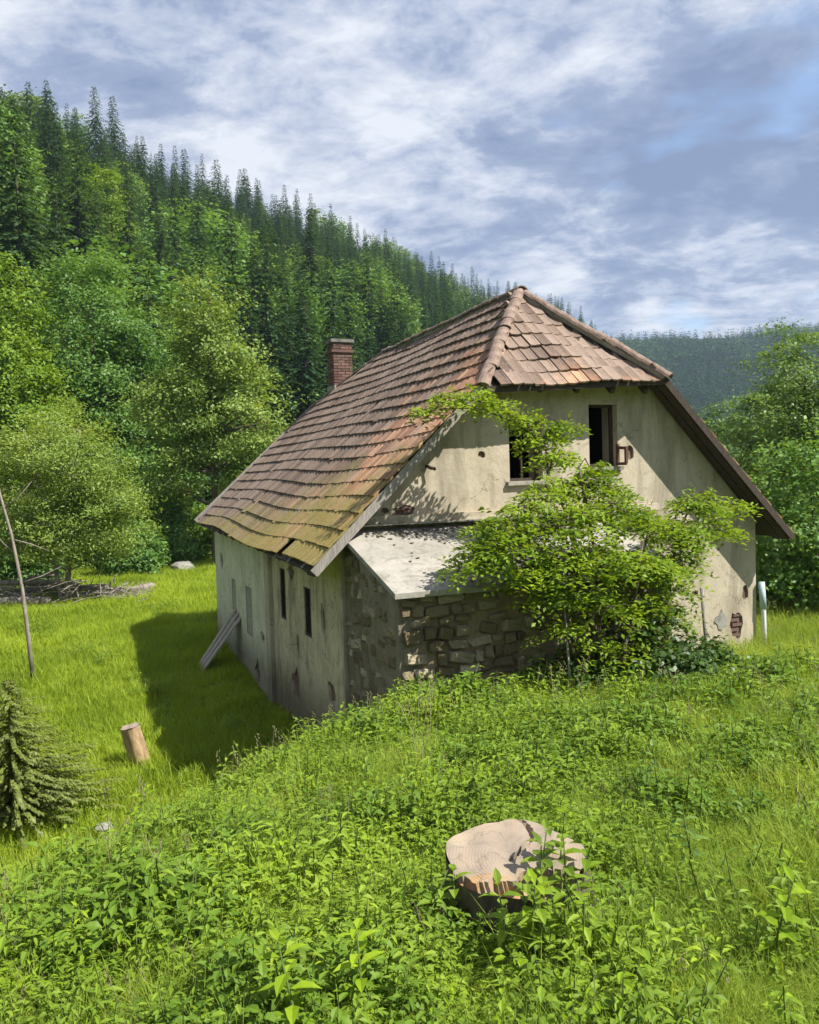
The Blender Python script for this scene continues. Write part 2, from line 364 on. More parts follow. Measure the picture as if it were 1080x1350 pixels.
# ------------------------------------------------------------------ terrain
def sstep(a, b, x): t = np.clip((x-a)/(b-a), 0, 1); return t*t*(3-2*t)
TH = np.array([-180, -90, -60, -40, -26, -12, -1, 5, 8.2, 11.2, 13.1, 15, 17.9, 19.5, 24, 40, 70, 110, 180.])
HC = np.array([14, 40, 48, 57, 61, 69, 71, 65, 65, 58, 44, 33, 15, 4, 0, 0, 22, 22, 14.])
R0T = np.array([60, 42, 42, 46, 52, 60, 78, 100, 120, 150, 160, 170, 180, 190, 200, 120, 60, 60, 60.])
RCT = np.array([200, 140, 140, 140, 150, 220, 280, 330, 345, 350, 350, 350, 350, 350, 350, 300, 220, 200, 200.])
def vnoise(x, y, s, seed=0):
    # cheap smooth noise from sines
    return (np.sin(x*s*1.3+seed)*np.cos(y*s*1.1+seed*2.1) + .5*np.sin(x*s*2.7+1.7+seed)*np.cos(y*s*2.3-seed) + .25*np.sin(x*s*5.1-seed)*np.sin(y*s*4.7+.6))/1.75
def zt(x, y):
    x = np.asarray(x, float); y = np.asarray(y, float)
    r = np.hypot(x, y); th = np.degrees(np.arctan2(x, y))
    yy = np.clip(y, -40, 60)
    near = np.where(yy < 12, -1.6-.137*yy, -3.244 - .012*(yy-12) - .35*(1-np.exp(-np.maximum(yy-12, 0)/5)))
    # bank on the left
    ax, ay, dx, dy = -1.9, 4.5, .355, .935
    d = -((x-ax)*dy - (y-ay)*dx)       # >0 on the left / far side
    low = -4.5 + .4*sstep(15, 26, y) - .006*np.clip(y-26, 0, 60)
    s = sstep(-.1, 2.9, d)*sstep(-25, 3, y)
    z = near*(1-s) + low*s
    far = -4.6
    z = z + (far - z)*sstep(35, 70, r)*(y > 0) 
    hA = np.interp(th, TH, HC); r0 = np.interp(th, TH, R0T); rc = np.interp(th, TH, RCT)
    t = np.clip((r-r0)/(rc-r0), 0, 1.0)
    z = z + (hA+0*r)*(t**.85)*(1-.5*t*(1-t))
    z = z - np.maximum(r-rc-15, 0)*.22*(hA/55)*(r < 700) - 685*0
    z = np.maximum(z, -4.6 - 3*sstep(0, 60, r)) if False else z
    z = np.where((r > 60), np.maximum(z, -6), z)
    B = sstep(430, 980, r)*np.interp(th, [-180, -40, -5, 14, 18, 22, 27, 40, 70, 180], [70, 90, 118, 134, 133, 128, 122, 118, 90, 70.])
    z = np.where(r > 400, np.maximum(z, -6 + B + vnoise(x, y, .008, 2)*9*sstep(430, 700, r)), z)
    z = z + vnoise(x, y, .35, 1)*.07*sstep(1.5, 6, r) + vnoise(x, y, .05, 3)*.6*sstep(25, 120, r)
    return z
nr, na = 190, 300
rr = np.concatenate([[0.0], np.geomspace(.6, 1600, nr-1)])
an = np.linspace(-math.pi, math.pi, na, endpoint=False)
Rg, Ag = np.meshgrid(rr, an, indexing='ij')
X_ = Rg*np.sin(Ag); Y_ = Rg*np.cos(Ag); Z_ = zt(X_, Y_)
V = np.stack([X_, Y_, Z_], -1).reshape(-1, 3)
i, j = np.meshgrid(np.arange(nr-1), np.arange(na), indexing='ij')
Fq = np.stack([i*na+j, i*na+(j+1) % na, (i+1)*na+(j+1) % na, (i+1)*na+j], -1).reshape(-1, 4)
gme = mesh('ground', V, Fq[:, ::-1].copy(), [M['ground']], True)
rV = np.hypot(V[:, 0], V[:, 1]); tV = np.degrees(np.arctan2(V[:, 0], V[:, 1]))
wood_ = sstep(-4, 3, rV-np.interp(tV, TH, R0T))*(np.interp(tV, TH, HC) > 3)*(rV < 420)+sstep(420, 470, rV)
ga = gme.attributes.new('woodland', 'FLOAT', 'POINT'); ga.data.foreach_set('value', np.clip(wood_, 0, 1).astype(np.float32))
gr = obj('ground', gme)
tag(gr, kind='structure')
def zg(x, y): return float(zt(x, y))
def at(px, Y, py=640):       # world x of a picture column at distance Y (for layout only)
    d = F_ + R_*(px-540)/FPX - U_*(py-675)/FPX
    return d[0]/d[1]*Y

# ------------------------------------------------------------------ house frame
HO = np.array([2.68, 14.1227]); YAW = .3903; ZB = -3.5
HXv = np.array([math.cos(YAW), math.sin(YAW)]); HYv = np.array([-math.sin(YAW), math.cos(YAW)])
def hw(x, y): return HO + HXv*x + HYv*y
house = empty('old_house', (HO[0], HO[1], ZB), YAW)
tag(house, 'abandoned cream plastered farmhouse with mossy half-hipped clay tile roof', 'house')
def H(P): P = np.asarray(P, float).reshape(-1, 3).copy(); P[:, 2] -= ZB; return P   # picture-height z -> house z

RZ = 3.35                       # ridge height
C_ = np.array([-4.58, -.49, -1.21]); D_ = np.array([-4.4, 11.5, -.95])
CR = np.array([4.40, -.49, -1.17]); DR = np.array([4.40, 11.4, -1.0])
HL = np.array([-1.81, -.45, 1.44]); HR = np.array([1.62, -.45, 1.62])
AP = np.array([0, 1.5, RZ]); BP = np.array([0, 8.3, RZ-.08])
HBL = np.array([-1.05, 11.35, 2.15]); HBR = np.array([1.05, 11.3, 2.15])

# ---- walls: plaster skin (proud) with ragged holes over a core
def ragged(cx, cy, rx, ry, n=14, seed=0):
    r = random.Random(seed)
    return [(cx+rx*math.cos(a)*k, cy+ry*math.sin(a)*k) for a, k in [(2*math.pi*i/n, r.uniform(.62, 1.1)) for i in range(n)]]
def wall(name, outer, holes, patches, frame, thick, mats, parent, inner=True):
    """outer/holes/patches are 2D loops (u, z). frame(u, z, d) -> 3D with d metres inwards. skin = 35 mm"""
    mb = MB()
    loops = [outer]+holes+patches
    flat = [p for l in loops for p in l]
    tr = tessellate_polygon([[Vector((u, v, 0)) for u, v in l] for l in loops])
    mb.add([frame(u, v, 0) for u, v in flat], tr)
    for k, l in enumerate(loops):
        dep = thick if k <= len(holes) else .04
        n = len(l); Vv = [frame(u, v, 0) for u, v in l]+[frame(u, v, dep) for u, v in l]
        mb.add(Vv, [(a, (a+1) % n, n+(a+1) % n, n+a) for a in range(n)])
    for l in patches:      # bottom of each loss
        mb.add([frame(u, v, .04) for u, v in l], [tuple(range(len(l)))], 1)
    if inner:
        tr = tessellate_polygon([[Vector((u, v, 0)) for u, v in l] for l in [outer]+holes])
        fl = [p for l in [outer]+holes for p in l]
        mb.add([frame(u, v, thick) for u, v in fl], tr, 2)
    return mb.obj(name, mats, parent)
WX = 4.02; ZG = -5.2
kL = (RZ+1.21)/4.58
def rect(x0, x1, z0, z1): return [(x0, z0), (x1, z0), (x1, z1), (x0, z1)]
top = lambda x: RZ - abs(x)*1.036 - .12
gout = [(-WX, ZG), (WX, ZG), (WX+.02, top(WX)), (1.35, top(1.35)-.0), (1.35, 1.52), (-1.35, 1.52), (-1.35, top(1.35)), (-WX, top(WX))]
gout = [(-WX, ZG), (WX, ZG), (WX+.02, top(WX)), (1.66, 1.5), (-1.7, 1.5), (-WX, top(WX))]
gh = [rect(-1.12, -.5, -.08, .92), rect(.42, 1.0, .12, 1.18)]
gp = [ragged(-2.98, -.47, .22, .09, 16, 3), ragged(-2.5, .17, .10, .03, 8, 4), ragged(-1.62, .36, .07, .06, 9, 5),
      ragged(3.55, -2.85, .16, .30, 14, 6), ragged(2.6, -2.2, .10, .05, 9, 8),
      ragged(-3.3, -.46, .10, .05, 9, 31), ragged(3.0, -3.2, .22, .12, 14, 33), ragged(3.78, -2.3, .08, .16, 11, 34), ragged(1.25, .35, .09, .13, 10, 35), ragged(-.2, -.42, .18, .05, 12, 36), ragged(2.2, -1.2, .06, .09, 9, 37)]
fg = lambda u, v, d: H([u, d, v])[0]
wall('gable_wall', gout, gh, gp, fg, .45, [M['plaster'], M['core'], M['void']], house)
# white repaired patch low on the right of the gable
mb = MB(); l = ragged(3.2, -2.75, .17, .20, 12, 9)
mb.add([fg(u, v, -.012) for u, v in l], [tuple(range(len(l)))]); 
n = len(l); mb.add([fg(u, v, -.012) for u, v in l]+[fg(u, v, .01) for u, v in l], [(a, (a+1) % n, n+(a+1) % n, n+a) for a in range(n)])
mb.obj('plaster_patch', [M['stone_w']], house)
# exposed bricks inside the two larger losses
bm_ = MB(); bm_.box((0, 0, 0), (.22, .03, .062), jit=.004); bme = bm_.mesh('brick', [M['brick']])
for (bx, bz) in [(-3.1, -.44), (-2.88, -.5), (-2.95, -.42), (3.5, -2.95), (3.58, -2.86), (3.52, -2.77), (3.6, -2.68), (3.55, -3.05)]:
    o = obj('brick', bme, house, tuple(H([bx, .024, bz])[0]))
# side wall, left: stained near half and pale far half, meeting at a pilaster
zt_side = lambda y: (-1.02 + .02*y)
fs = lambda u, v, d: H([-WX+d+.035*math.sin(u*.9)*0, u, v])[0]
sh = [rect(1.80, 2.24, -2.66, -1.80), rect(3.55, 3.98, -2.6, -1.62)]
sp_ = [ragged(.75, -3.35, .22, .2, 12, 1), ragged(3.0, -3.7, .3, .35, 14, 2), ragged(1.1, -2.2, .14, .3, 12, 12), ragged(3.1, -1.6, .25, .18, 12, 15), ragged(2.75, -2.9, .1, .22, 10, 16)]
wall('side_wall', [(0.45, ZG), (4.6, ZG), (4.6, zt_side(4.6)), (.45, zt_side(.45))], sh, sp_, fs, .4, [M['plaster_dirty'], M['core'], M['void']], house)
fs2 = lambda u, v, d: H([-WX+d-.03, u, v])[0]
sh2 = [rect(6.55, 7.2, -3.4, -2.3), rect(8.4, 8.9, -3.35, -2.3)]
sp2 = [ragged(5.6, -3.25, .22, .16, 12, 21), ragged(6.2, -4.1, .3, .3, 12, 22), ragged(10.2, -2.0, .2, .3, 12, 23)]
wall('side_wall', [(5.0, ZG), (11.2, ZG), (11.2, zt_side(11.2)), (5.0, zt_side(5.0))], sh2, sp2, fs2, .4, [M['plaster_side'], M['core'], M['void']], house)
mb = MB(); mb.box(H([-WX+.16, 4.8, (ZG-.95)/2])[0], (.48, .4, (-.95-ZG)), jit=.006)
mb.obj('pilaster', [M['plaster']], house)
mb = MB(); mb.box(H([-WX+.19, .225, (ZG-1.03)/2])[0], (.40, .44, (-1.03-ZG)), jit=.004)
mb.obj('corner_pier', [M['plaster_dirty']], house)
mb = MB()
mb.box(H([WX-.2, 5.8, (ZG-1.1)/2])[0], (.4, 10.7, -1.1-ZG)); mb.obj('side_wall', [M['plaster']], house)
wall('rear_wall', [(-WX+.41, ZG), (WX-.41, ZG), (WX-.41, -1.15), (1.0, 1.9), (-1.0, 1.9), (-WX+.41, -1.15)], [], [], lambda u, v, d: H([u, 11.1-d, v])[0], .3, [M['plaster_side'], M['core'], M['void']], house)
# attic floor keeps the rooms dark
mb = MB(); mb.box(H([0, 5.8, -.95])[0], (7.2, 10.4, .1)); mb.obj('attic_floor', [M['wood_dark']], house)

# windows: frames set back in the openings
M['pane'] = mat('dark_glass')[0]; M['pane'].node_tree.nodes['Principled BSDF'].inputs['Base Color'].default_value = (.012, .013, .013, 1); M['pane'].node_tree.nodes['Principled BSDF'].inputs['Roughness'].default_value = .35  # opaque near-black glass; dark of the side openings put into its colour
def window(x0, x1, z0, z1, place, rails, mats, boards=None, dep=.16, pane=False):
    cxm, czm = (x0+x1)/2, (z0+z1)/2
    f = MB(); t = .05
    for a, b in (((x0+t/2, z0), (x0+t/2, z1)), ((x1-t/2, z0), (x1-t/2, z1))): f.bar(place(*a, dep), place(*b, dep), .05, .06, up=(1, 0, 0))
    for zc in (z0+t/2, z1-t/2): f.bar(place(x0+t, zc, dep), place(x1-t, zc, dep), .05, .05)
    w = f.obj('window', mats, house)
    if rails:
        s = MB(); s.bar(place(cxm, z0+t, dep+.005), place(cxm, z1-t, dep+.005), .03, .03, up=(1, 0, 0)); s.obj('mullion', mats, w)
    if boards:
        n = boards; wd = (x1-x0-2*t)/n
        for k in range(n):
            s = MB(); xa = x0+t+wd*(k+.5); s.bar(place(xa, z0+t, dep+.03), place(xa, z1-t, dep+.03), wd-.012, .02, up=(1, 0, 0) if place is fg else (0, 1, 0)); s.obj('shutter_board', [M['plaster_side']], w)
    if pane:
        s = MB(); s.add([place(x0+t*.5, z0+t*.5, dep+.012), place(x1-t*.5, z0+t*.5, dep+.012), place(x1-t*.5, z1-t*.5, dep+.012), place(x0+t*.5, z1-t*.5, dep+.012)], [(0, 1, 2, 3)]); s.obj('pane', [M['pane']], w)
    return w
wl = window(-1.12, -.5, -.08, .92, fg, True, [M['wood_dark']])
wr = window(.42, 1.0, .12, 1.18, fg, False, [M['wood_dark']])
# broken casement leaf swung out at the right opening
mb = MB(); a = fg(.985, .16, -.02); b_ = fg(1.03, .16, -.30)
mb.bar(fg(.975, .14, -.03), fg(.975, .5, -.03), .05, .04, up=(1, 0, 0)); mb.bar(fg(1.02, .16, -.2), fg(1.02, .45, -.2), .05, .04, up=(1, 0, 0))
mb.bar(fg(.975, .16, -.03), fg(1.02, .16, -.2), .04, .05); mb.bar(fg(.975, .44, -.03), fg(1.02, .42, -.2), .04, .05)
mb.obj('casement', [simple('casement_wood', (.07, .035, .025), (.15, .08, .06), 9)], wr)
for l in (gh[0], gh[1]):
    mb = MB(); mb.box(fg((l[0][0]+l[1][0])/2, l[0][1]-.035, .0), (l[1][0]-l[0][0]+.14, .14, .06), jit=.005)
    mb.obj('window_sill', [M['slab']], wl if l is gh[0] else wr)
window(1.80, 2.24, -2.66, -1.80, fs, False, [M['wood_dark']], None, .05, True)
window(3.55, 3.98, -2.6, -1.62, fs, True, [M['wood_dark']], None, .05, True)
window(6.55, 7.2, -3.4, -2.3, fs2, False, [M['wood_grey']], 4, .03)
window(8.4, 8.9, -3.35, -2.3, fs2, False, [M['wood_grey']], 3, .03)
# ledge across the gable above the lean-to
mb = MB(); mb.box(H([-1.1, -.05, -.60])[0], (5.75, .10, .11), jit=.008); mb.obj('ledge', [M['plaster']], house)
mb = MB(); mb.box(H([-1.1, -.11, -.665])[0], (5.75, .22, .02), jit=.006); mb.obj('ledge_capping', [M['slab']], house)
# iron hook in the wall
mb = MB(); mb.tube([fg(-2.6, .2, .02), fg(-2.58, .19, -.08), fg(-2.5, .14, -.14)], .022, 6); mb.obj('iron_hook', [M['wood_dark']], house)
# downpipe at the right corner
mb = MB(); mb.tube([fg(4.10, -2.3, -.09), fg(4.11, -2.7, -.1), fg(4.12, -3.9, -.11)], .045, 10); dp = mb.obj('downpipe', [M['white_pipe']], house, True)
mb = MB(); mb.tube([fg(4.10, -2.1, -.07), fg(4.11, -2.6, -.1)], .058, 10); mb.obj('pipe_sleeve', [M['blue_pipe']], dp, True)

# ---- roof
roof = MB()
# underlay deck 5 cm below the tiles
def off(P, d): P = np.array(P, float).copy(); P[2] -= d; return P
eps = .07
Ls = [off(p, eps) for p in (C_, D_, HBL, BP, AP, HL)]
Rs = [off(p, eps) for p in (CR, HR, AP, BP, HBR, DR)]
def slabpoly(mb, pts, t=.03):
    n = len(pts); up = H(pts); lo = up.copy(); lo[:, 2] -= t
    mb.add(up, [tuple(range(n))]); mb.add(lo, [tuple(range(n))[::-1]])
    mb.add(np.concatenate([up, lo]), [(a, (a+1) % n, n+(a+1) % n, n+a) for a in range(n)])
# shrink a little so that tiles overhang
slabpoly(roof, Ls); slabpoly(roof, Rs); slabpoly(roof, [off(p, eps) for p in (HL, HR, AP)]); slabpoly(roof, [off(p, eps) for p in (HBR, HBL, BP)])
rf = roof.obj('roof', [M['wood_dark']], house)

def tile_mesh(w, l, t=.03):
    # slightly cambered interlocking tile: local x across, y up the slope, z normal
    xs = [-w/2, -w/4, 0, w/4, w/2]; zc = [.012, .002, 0, .002, .016]
    Vv = []; 
    for y in (-l/2, l/2):
        for x, z in zip(xs, zc): Vv.append((x, y, z))
    for x, z in zip(xs, zc): Vv.append((x, -l/2, z-t))
    Fc = [(a, a+1, a+6, a+5) for a in range(4)] + [(10+a, 11+a, a+1, a) for a in range(4)]
    Vv += [(-w/2, l/2, .012-t), (w/2, l/2, .016-t)]
    Fc += [(10, 0, 5, 15), (4, 14, 16, 9)]
    return np.array(Vv, float), Fc
TW, TL = .205, .345
tv, tf = tile_mesh(TW-.012, TL+.07)
tmes = []
for k in range(6):
    v2 = tv + rng.normal(0, .0035, tv.shape); tmes.append(mesh('roof_tile', v2, tf, [M['tile']]))
def bez(P0, P1, t): return P0*(1-t)+P1*t
def in_poly(p, poly):
    c = False; n = len(poly)
    for a in range(n):
        (x1, y1), (x2, y2) = poly[a], poly[(a+1) % n]
        if (y1 > p[1]) != (y2 > p[1]) and p[0] < (x2-x1)*(p[1]-y1)/(y2-y1)+x1: c = not c
    return c
tiles = []      # (pos, R, slope id)
def lay(e0, e1, r0, r1, poly, sid, side, missing=()):
    """bilinear patch: eave e0->e1, ridge r0->r1; poly in (u, v) metres-ish param 0..1"""
    Lu = np.linalg.norm(e1-e0); Lv = np.linalg.norm(r0-e0)
    nu = int(round(Lu/TW)); nv = int(round(Lv/TL))
    for b in range(nv):
        for a in range(-1, nu+1):
            u = (a+.5+(.0 if b % 2 else .5)*0)/nu; v = (b+.5)/nv
            if not in_poly((u, v), poly): continue
            if (a, b) in missing: continue
            P = lambda u, v: bez(bez(e0, e1, u), bez(r0, r1, u), v)
            p = P(u, v); du = P(u+.01, v)-P(u-.01, v); dv = P(u, v+.01)-P(u, v-.01)
            du /= np.linalg.norm(du); nn = np.cross(du, dv)*side; nn /= np.linalg.norm(nn)
            dv = np.cross(nn, du)*side
            xax = du*side
            # sagging battens + slipped tiles
            sag = -.05*math.sin(math.pi*v)*(.6+.6*math.sin(u*7+sid)) + .03*math.sin(u*12+v*5)
            sag += random.gauss(0, .0025)
            slip = random.gauss(0, .003) - (abs(random.gauss(0, .03)) if random.random() < .05 else 0)
            slip += .05*math.sin(u*9+1)*(1-v)*(sid == 0)
            p = p + nn*(sag+.02) + dv*slip
            # tilt so that the lower edge rides over the row below
            tl = .082 + random.gauss(0, .006); rw = random.gauss(0, .008)
            y2 = dv*math.cos(tl) - nn*math.sin(tl)*1.; n2 = nn*math.cos(tl) + dv*math.sin(tl)*1.
            x2 = xax*math.cos(rw)+y2*math.sin(rw); y3 = np.cross(n2, x2)
            tiles.append((p, np.stack([x2, y3, n2], 1), sid, rng.integers(6)))
# left slope: extend eave/ridge lines; ridge from y=-.49 to 11.5
rl0 = np.array([0, -.47, RZ]); rl1 = np.array([0, 11.5, RZ-.1])
pu = lambda y: (y+.49)/11.99
vL = lambda P: (P[2]+1.1)/(RZ+1.1)
polyL = [(0, -.1), (1.0, -.1), (pu(11.40), .72), (pu(8.35), .985), (pu(1.45), .985), (-.006, .582)]
lay(C_, D_, rl0, rl1, polyL, 0, -1, missing={(9, 0), (10, 0), (23, 11), (34, 3)})
rr0 = np.array([0, -.47, RZ]); rr1 = np.array([0, 11.4, RZ-.1])
polyR = [(0, -.1), (1.0, -.1), (pu(11.30), .72), (pu(8.35), .985), (pu(1.45), .985), (-.006, .615)]
lay(CR, DR, rr0, rr1, polyR, 1, 1)
# front hip: eave HL->HR, apex at 0.513
hw_ = HR-HL; up_ = AP-(HL+hw_*.5); up_ -= hw_*np.dot(up_, hw_)/np.dot(hw_, hw_)
hw_ = hw_*1.02; HLx = HL+(HR-HL)*.012; ea = HLx-up_*.03; eb = HLx+hw_-up_*.03
lay(ea, eb, ea+up_*1.03, eb+up_*1.03, [(-.0, -.1), (1.0, -.1), (.53, .99), (.50, .99)], 2, 1)
hb_ = HBL-HBR; ub_ = BP-(HBR+hb_*.5); ub_ -= hb_*np.dot(ub_, hb_)/np.dot(hb_, hb_)
lay(HBR, HBL, HBR+ub_, HBL+ub_, [(-.02, -.1), (1.02, -.1), (.5, 1.0)], 3, 1)
def dist2cam(t):
    w = hw(t[0][0], t[0][1]); return math.hypot(*w)
order = sorted(range(len(tiles)), key=lambda i: (0 if tiles[i][2] == 2 else 1 if tiles[i][2] == 0 else 3, dist2cam(tiles[i])))
fv, ff = [], []; nfv = 0
fR, fRf = [], []; nR = 0
for rank, idx in enumerate(order):
    p, Rm, sid, k = tiles[idx]
    if rank < 296:
        o = obj('roof_tile', tmes[k], rf); Mx = Matrix([[*Rm[r], H(p)[0][r]] for r in range(3)]+[[0, 0, 0, 1]]); o.matrix_local = Mx
    else:
        vv = tv @ Rm.T + H(p)[0]
        fv.append(vv); ff += [tuple(a+nfv for a in f) for f in tf]; nfv += len(vv)
o = obj('roof_tile_field', mesh('roof_tile_field', np.concatenate(fv), ff, [M['tile']]), rf); o['kind'] = 'stuff'
# half-round cap tiles on ridge and hips
def cap_mesh(r=.105, l=.40):
    mb = MB(); n = 7; V1 = []
    for y, s in ((-l/2, 1.12), (l/2, .92)):
        for rr_ in (1, .84):
            for k in range(n):
                a = math.pi*k/(n-1); V1.append((r*rr_*s*math.cos(a)*1.05, y, r*rr_*s*math.sin(a)*.8))
    V1 = np.array(V1); f = []
    for k in range(n-1): f += [(k, k+1, 2*n+k+1, 2*n+k), (n+k+1, n+k, 3*n+k, 3*n+k+1), (k+1, k, n+k, n+k+1), (2*n+k, 2*n+k+1, 3*n+k+1, 3*n+k)]
    return mesh('cap_tile', V1, f, [M['tile_cap']], False)
capm = cap_mesh()
def caps(a, b, step=.33, lift=.012):
    mb = MB(); mb.tube(H([a, np.array(a)*.5+np.array(b)*.5, b])-[0, 0, .02], .075, 6); mb.obj('cap_bedding', [M['slab']], rf)
    a = np.array(a, float); b = np.array(b, float); Lg = np.linalg.norm(b-a); n = int(Lg/step); d = (b-a)/Lg
    for k in range(n+1):
        p = a+d*(step*k+.1) + rng.normal(0, .008, 3); p[2] += lift
        if np.dot(p-a, d) > Lg+.05: break
        y = d + rng.normal(0, .03, 3); y /= np.linalg.norm(y)
        x = np.cross(y, [0, 0, 1]); x /= np.linalg.norm(x); z = np.cross(x, y)
        y2 = y*math.cos(.06)+z*math.sin(.06); z = np.cross(x, y2)
        o = obj('cap_tile', capm, rf); o.matrix_local = Matrix([[x[r], y2[r], z[r], H(p)[0][r]] for r in range(3)]+[[0, 0, 0, 1]])
caps(HL+[0, -.05, 0], AP-(AP-HL)*.03, .27); caps(HR+[0, -.05, 0], AP-(AP-HR)*.03, .27); caps(AP, BP); caps(HBL, BP)
# verge boards and rafters
mb = MB(); e = np.array([0, -.03, -.10])
mb.bar(H(HL+e)[0], H(C_+e)[0], .035, .19, up=(0, 1, 0)) if False else None
def board(name, a, b, w, t, m, nrm=(0, -1, 0)):
    mb = MB(); a = H(a)[0]; b = H(b)[0]; mb.bar(a, b, t, w, up=np.cross(b-a, nrm)) if False else None
    tt = (b-a)/np.linalg.norm(b-a); nn = np.array(nrm, float); s = np.cross(tt, nn); s /= np.linalg.norm(s)
    mb.bar(a, b, t, w, up=s) ; return mb.obj(name, [m], house)
board('verge_board', HL+[-.02, -.025, -.06], C_+[-.02, -.025, -.08], .13, .035, M['wood_grey'])
board('verge_board', HR+[.02, -.025, -.08], CR+[.02, -.025, -.10], .12, .035, M['wood_dark'])
board('verge_board', HL+[0, -.03, -.10], HR+[0, -.03, -.10], .10, .03, M['wood_dark'])
board('verge_board', HBL+[-.02, .1, -.02], D_+[-.05, .1, -.04], .2, .035, M['wood_grey'])
board('ridge_flashing', HBL+[-.0, .16, .07], D_+[.03, .16, .06], .03, .22, M['cap'])
board('verge_board', HBL+[.0, .1, -.05], HBR+[0, .1, -.05], .12, .035, M['wood_grey'])
# soffit boards under the two front verges
for (a, b, sx) in ((HL, C_, -1), (HR, CR, 1)):
    for k in range(2):
        y = -.36+.2*k
        aa = np.array([a[0], y, a[2]-.13]); bb = np.array([b[0], y, b[2]-.13]); tt = (bb-aa)/np.linalg.norm(bb-aa)
        mb = MB(); mb.bar(H(aa)[0], H(bb)[0], .17, .02, up=(tt[2]*sx*-1, 0, abs(tt[0]))); mb.obj('soffit_board', [M['wood_dark']], house)
# rafter tails along the left eave and the front half hip
for k in range(13):
    y = .25+k*.9
    mb = MB(); e = bez(C_, D_, (y+.49)/11.99)
    mb.bar(H([e[0]+.03, y, e[2]-.12])[0], H([e[0]+.75, y, e[2]-.12+.75])[0], .09, .12); mb.obj('rafter', [M['wood_grey']], house)
for k in range(5):
    x = -1.4+k*.68; mb = MB(); mb.bar(H([x, -.38, 1.36])[0], H([x, .1, 1.80])[0], .08, .10); mb.obj('rafter', [M['wood_dark']], house)
# purlin ends poking through the gable
# ---- chimney
ch = MB(); cx0, cy0, cw, cd = -.52, 10.55, .54, .5
ch.box(H([cx0, cy0, 2.90])[0], (cw-.03, cd-.03, 1.9)); cho = ch.obj('chimney', [simple('chimney_mortar', (.14, .12, .10), (.26, .23, .2), 8)], house)
bk = MB(); row = 0; z = 2.0
while z < 3.78:
    s = (row % 2)*.11
    for side in range(4):
        Lh = cw if side % 2 == 0 else cd
        x = -Lh/2
        first = True
        while x < Lh/2-.02:
            l = (.11 if (first and row % 2) else .225); first = False
            l = min(l, Lh/2-x)
            if l > .04:
                c = x+l/2
                if side == 0: P = (cx0+c, cy0-cd/2, z); D = (l-.014, .03, .062)
                elif side == 2: P = (cx0+c, cy0+cd/2, z); D = (l-.014, .03, .062)
                elif side == 1: P = (cx0+cw/2, cy0+c, z); D = (.03, l-.014, .062)
                else: P = (cx0-cw/2, cy0+c, z); D = (.03, l-.014, .062)
                bk.box(H(P)[0], D, jit=.004)
            x += l
    z += .077; row += 1
o = bk.obj('brickwork', [M['brick']], cho); o['kind'] = 'stuff'
mb = MB(); mb.box(H([cx0, cy0, 3.60])[0], (cw+.10, cd+.10, .07), jit=.006); mb.obj('brick_collar', [M['brick']], cho)
mb = MB(); mb.box(H([cx0, cy0, 3.88])[0], (cw+.12, cd+.12, .09), jit=.008); mb.obj('chimney_cap', [M['cap']], cho)
mb = MB(); mb.box(H([cx0-.30, cy0-.1, 2.50])[0], (.04, .7, .30), jit=.01); mb.obj('flashing', [M['slab']], cho)

# ------------------------------------------------------------------ lean-to
lt = empty('stone_lean_to', (HO[0], HO[1], ZB), YAW)
tag(lt, 'low rubble stone lean-to with pale concrete roof slab against the gable', 'lean-to')
X0, X1, YF = -3.98, .35, -2.15
zr_ = lambda y: -.72 + (y)*.30          # roof top height
# roof slab
def roofslab(x0, x1, y0, y1, t, dz=0):
    return H([[x0, y0, zr_(y0)+dz], [x1, y0, zr_(y0)+dz], [x1, y1, zr_(y1)+dz], [x0, y1, zr_(y1)+dz], [x0, y0, zr_(y0)-t+dz], [x1, y0, zr_(y0)-t+dz], [x1, y1, zr_(y1)-t+dz], [x0, y1, zr_(y1)-t+dz]])
BF = [(0, 1, 2, 3), (7, 6, 5, 4), (0, 4, 5, 1), (1, 5, 6, 2), (2, 6, 7, 3), (3, 7, 4, 0)]
xs = [X0-.10, -2.6, -1.1, X1+.12]
for k in range(3):
    mb = MB(); mb.add(roofslab(xs[k]+.003, xs[k+1]-.003, YF-.16, -.015, .07, .0+.004*k), BF); mb.obj('roof_slab', [M['slab']], lt)
# side wall (left), rendered
mb = MB(); zt2 = lambda y: zr_(y)-.075
mb.add(H([[X0, YF, ZG], [X0, -.01, ZG], [X0, -.01, zt2(0)], [X0, YF, zt2(YF)], [X0+.3, YF, ZG], [X0+.3, -.01, ZG], [X0+.3, -.01, zt2(0)], [X0+.3, YF, zt2(YF)]]),
       [(0, 3, 2, 1), (4, 5, 6, 7), (0, 4, 7, 3), (1, 2, 6, 5), (3, 7, 6, 2)])
mb.obj('side_wall', [M['render_dark']], lt)
mb = MB(); mb.box(H([X1-.15, YF/2, (ZG-1.4)/2])[0], (.3, -YF-.1, -1.4-ZG)); mb.obj('side_wall', [M['render_dark']], lt)
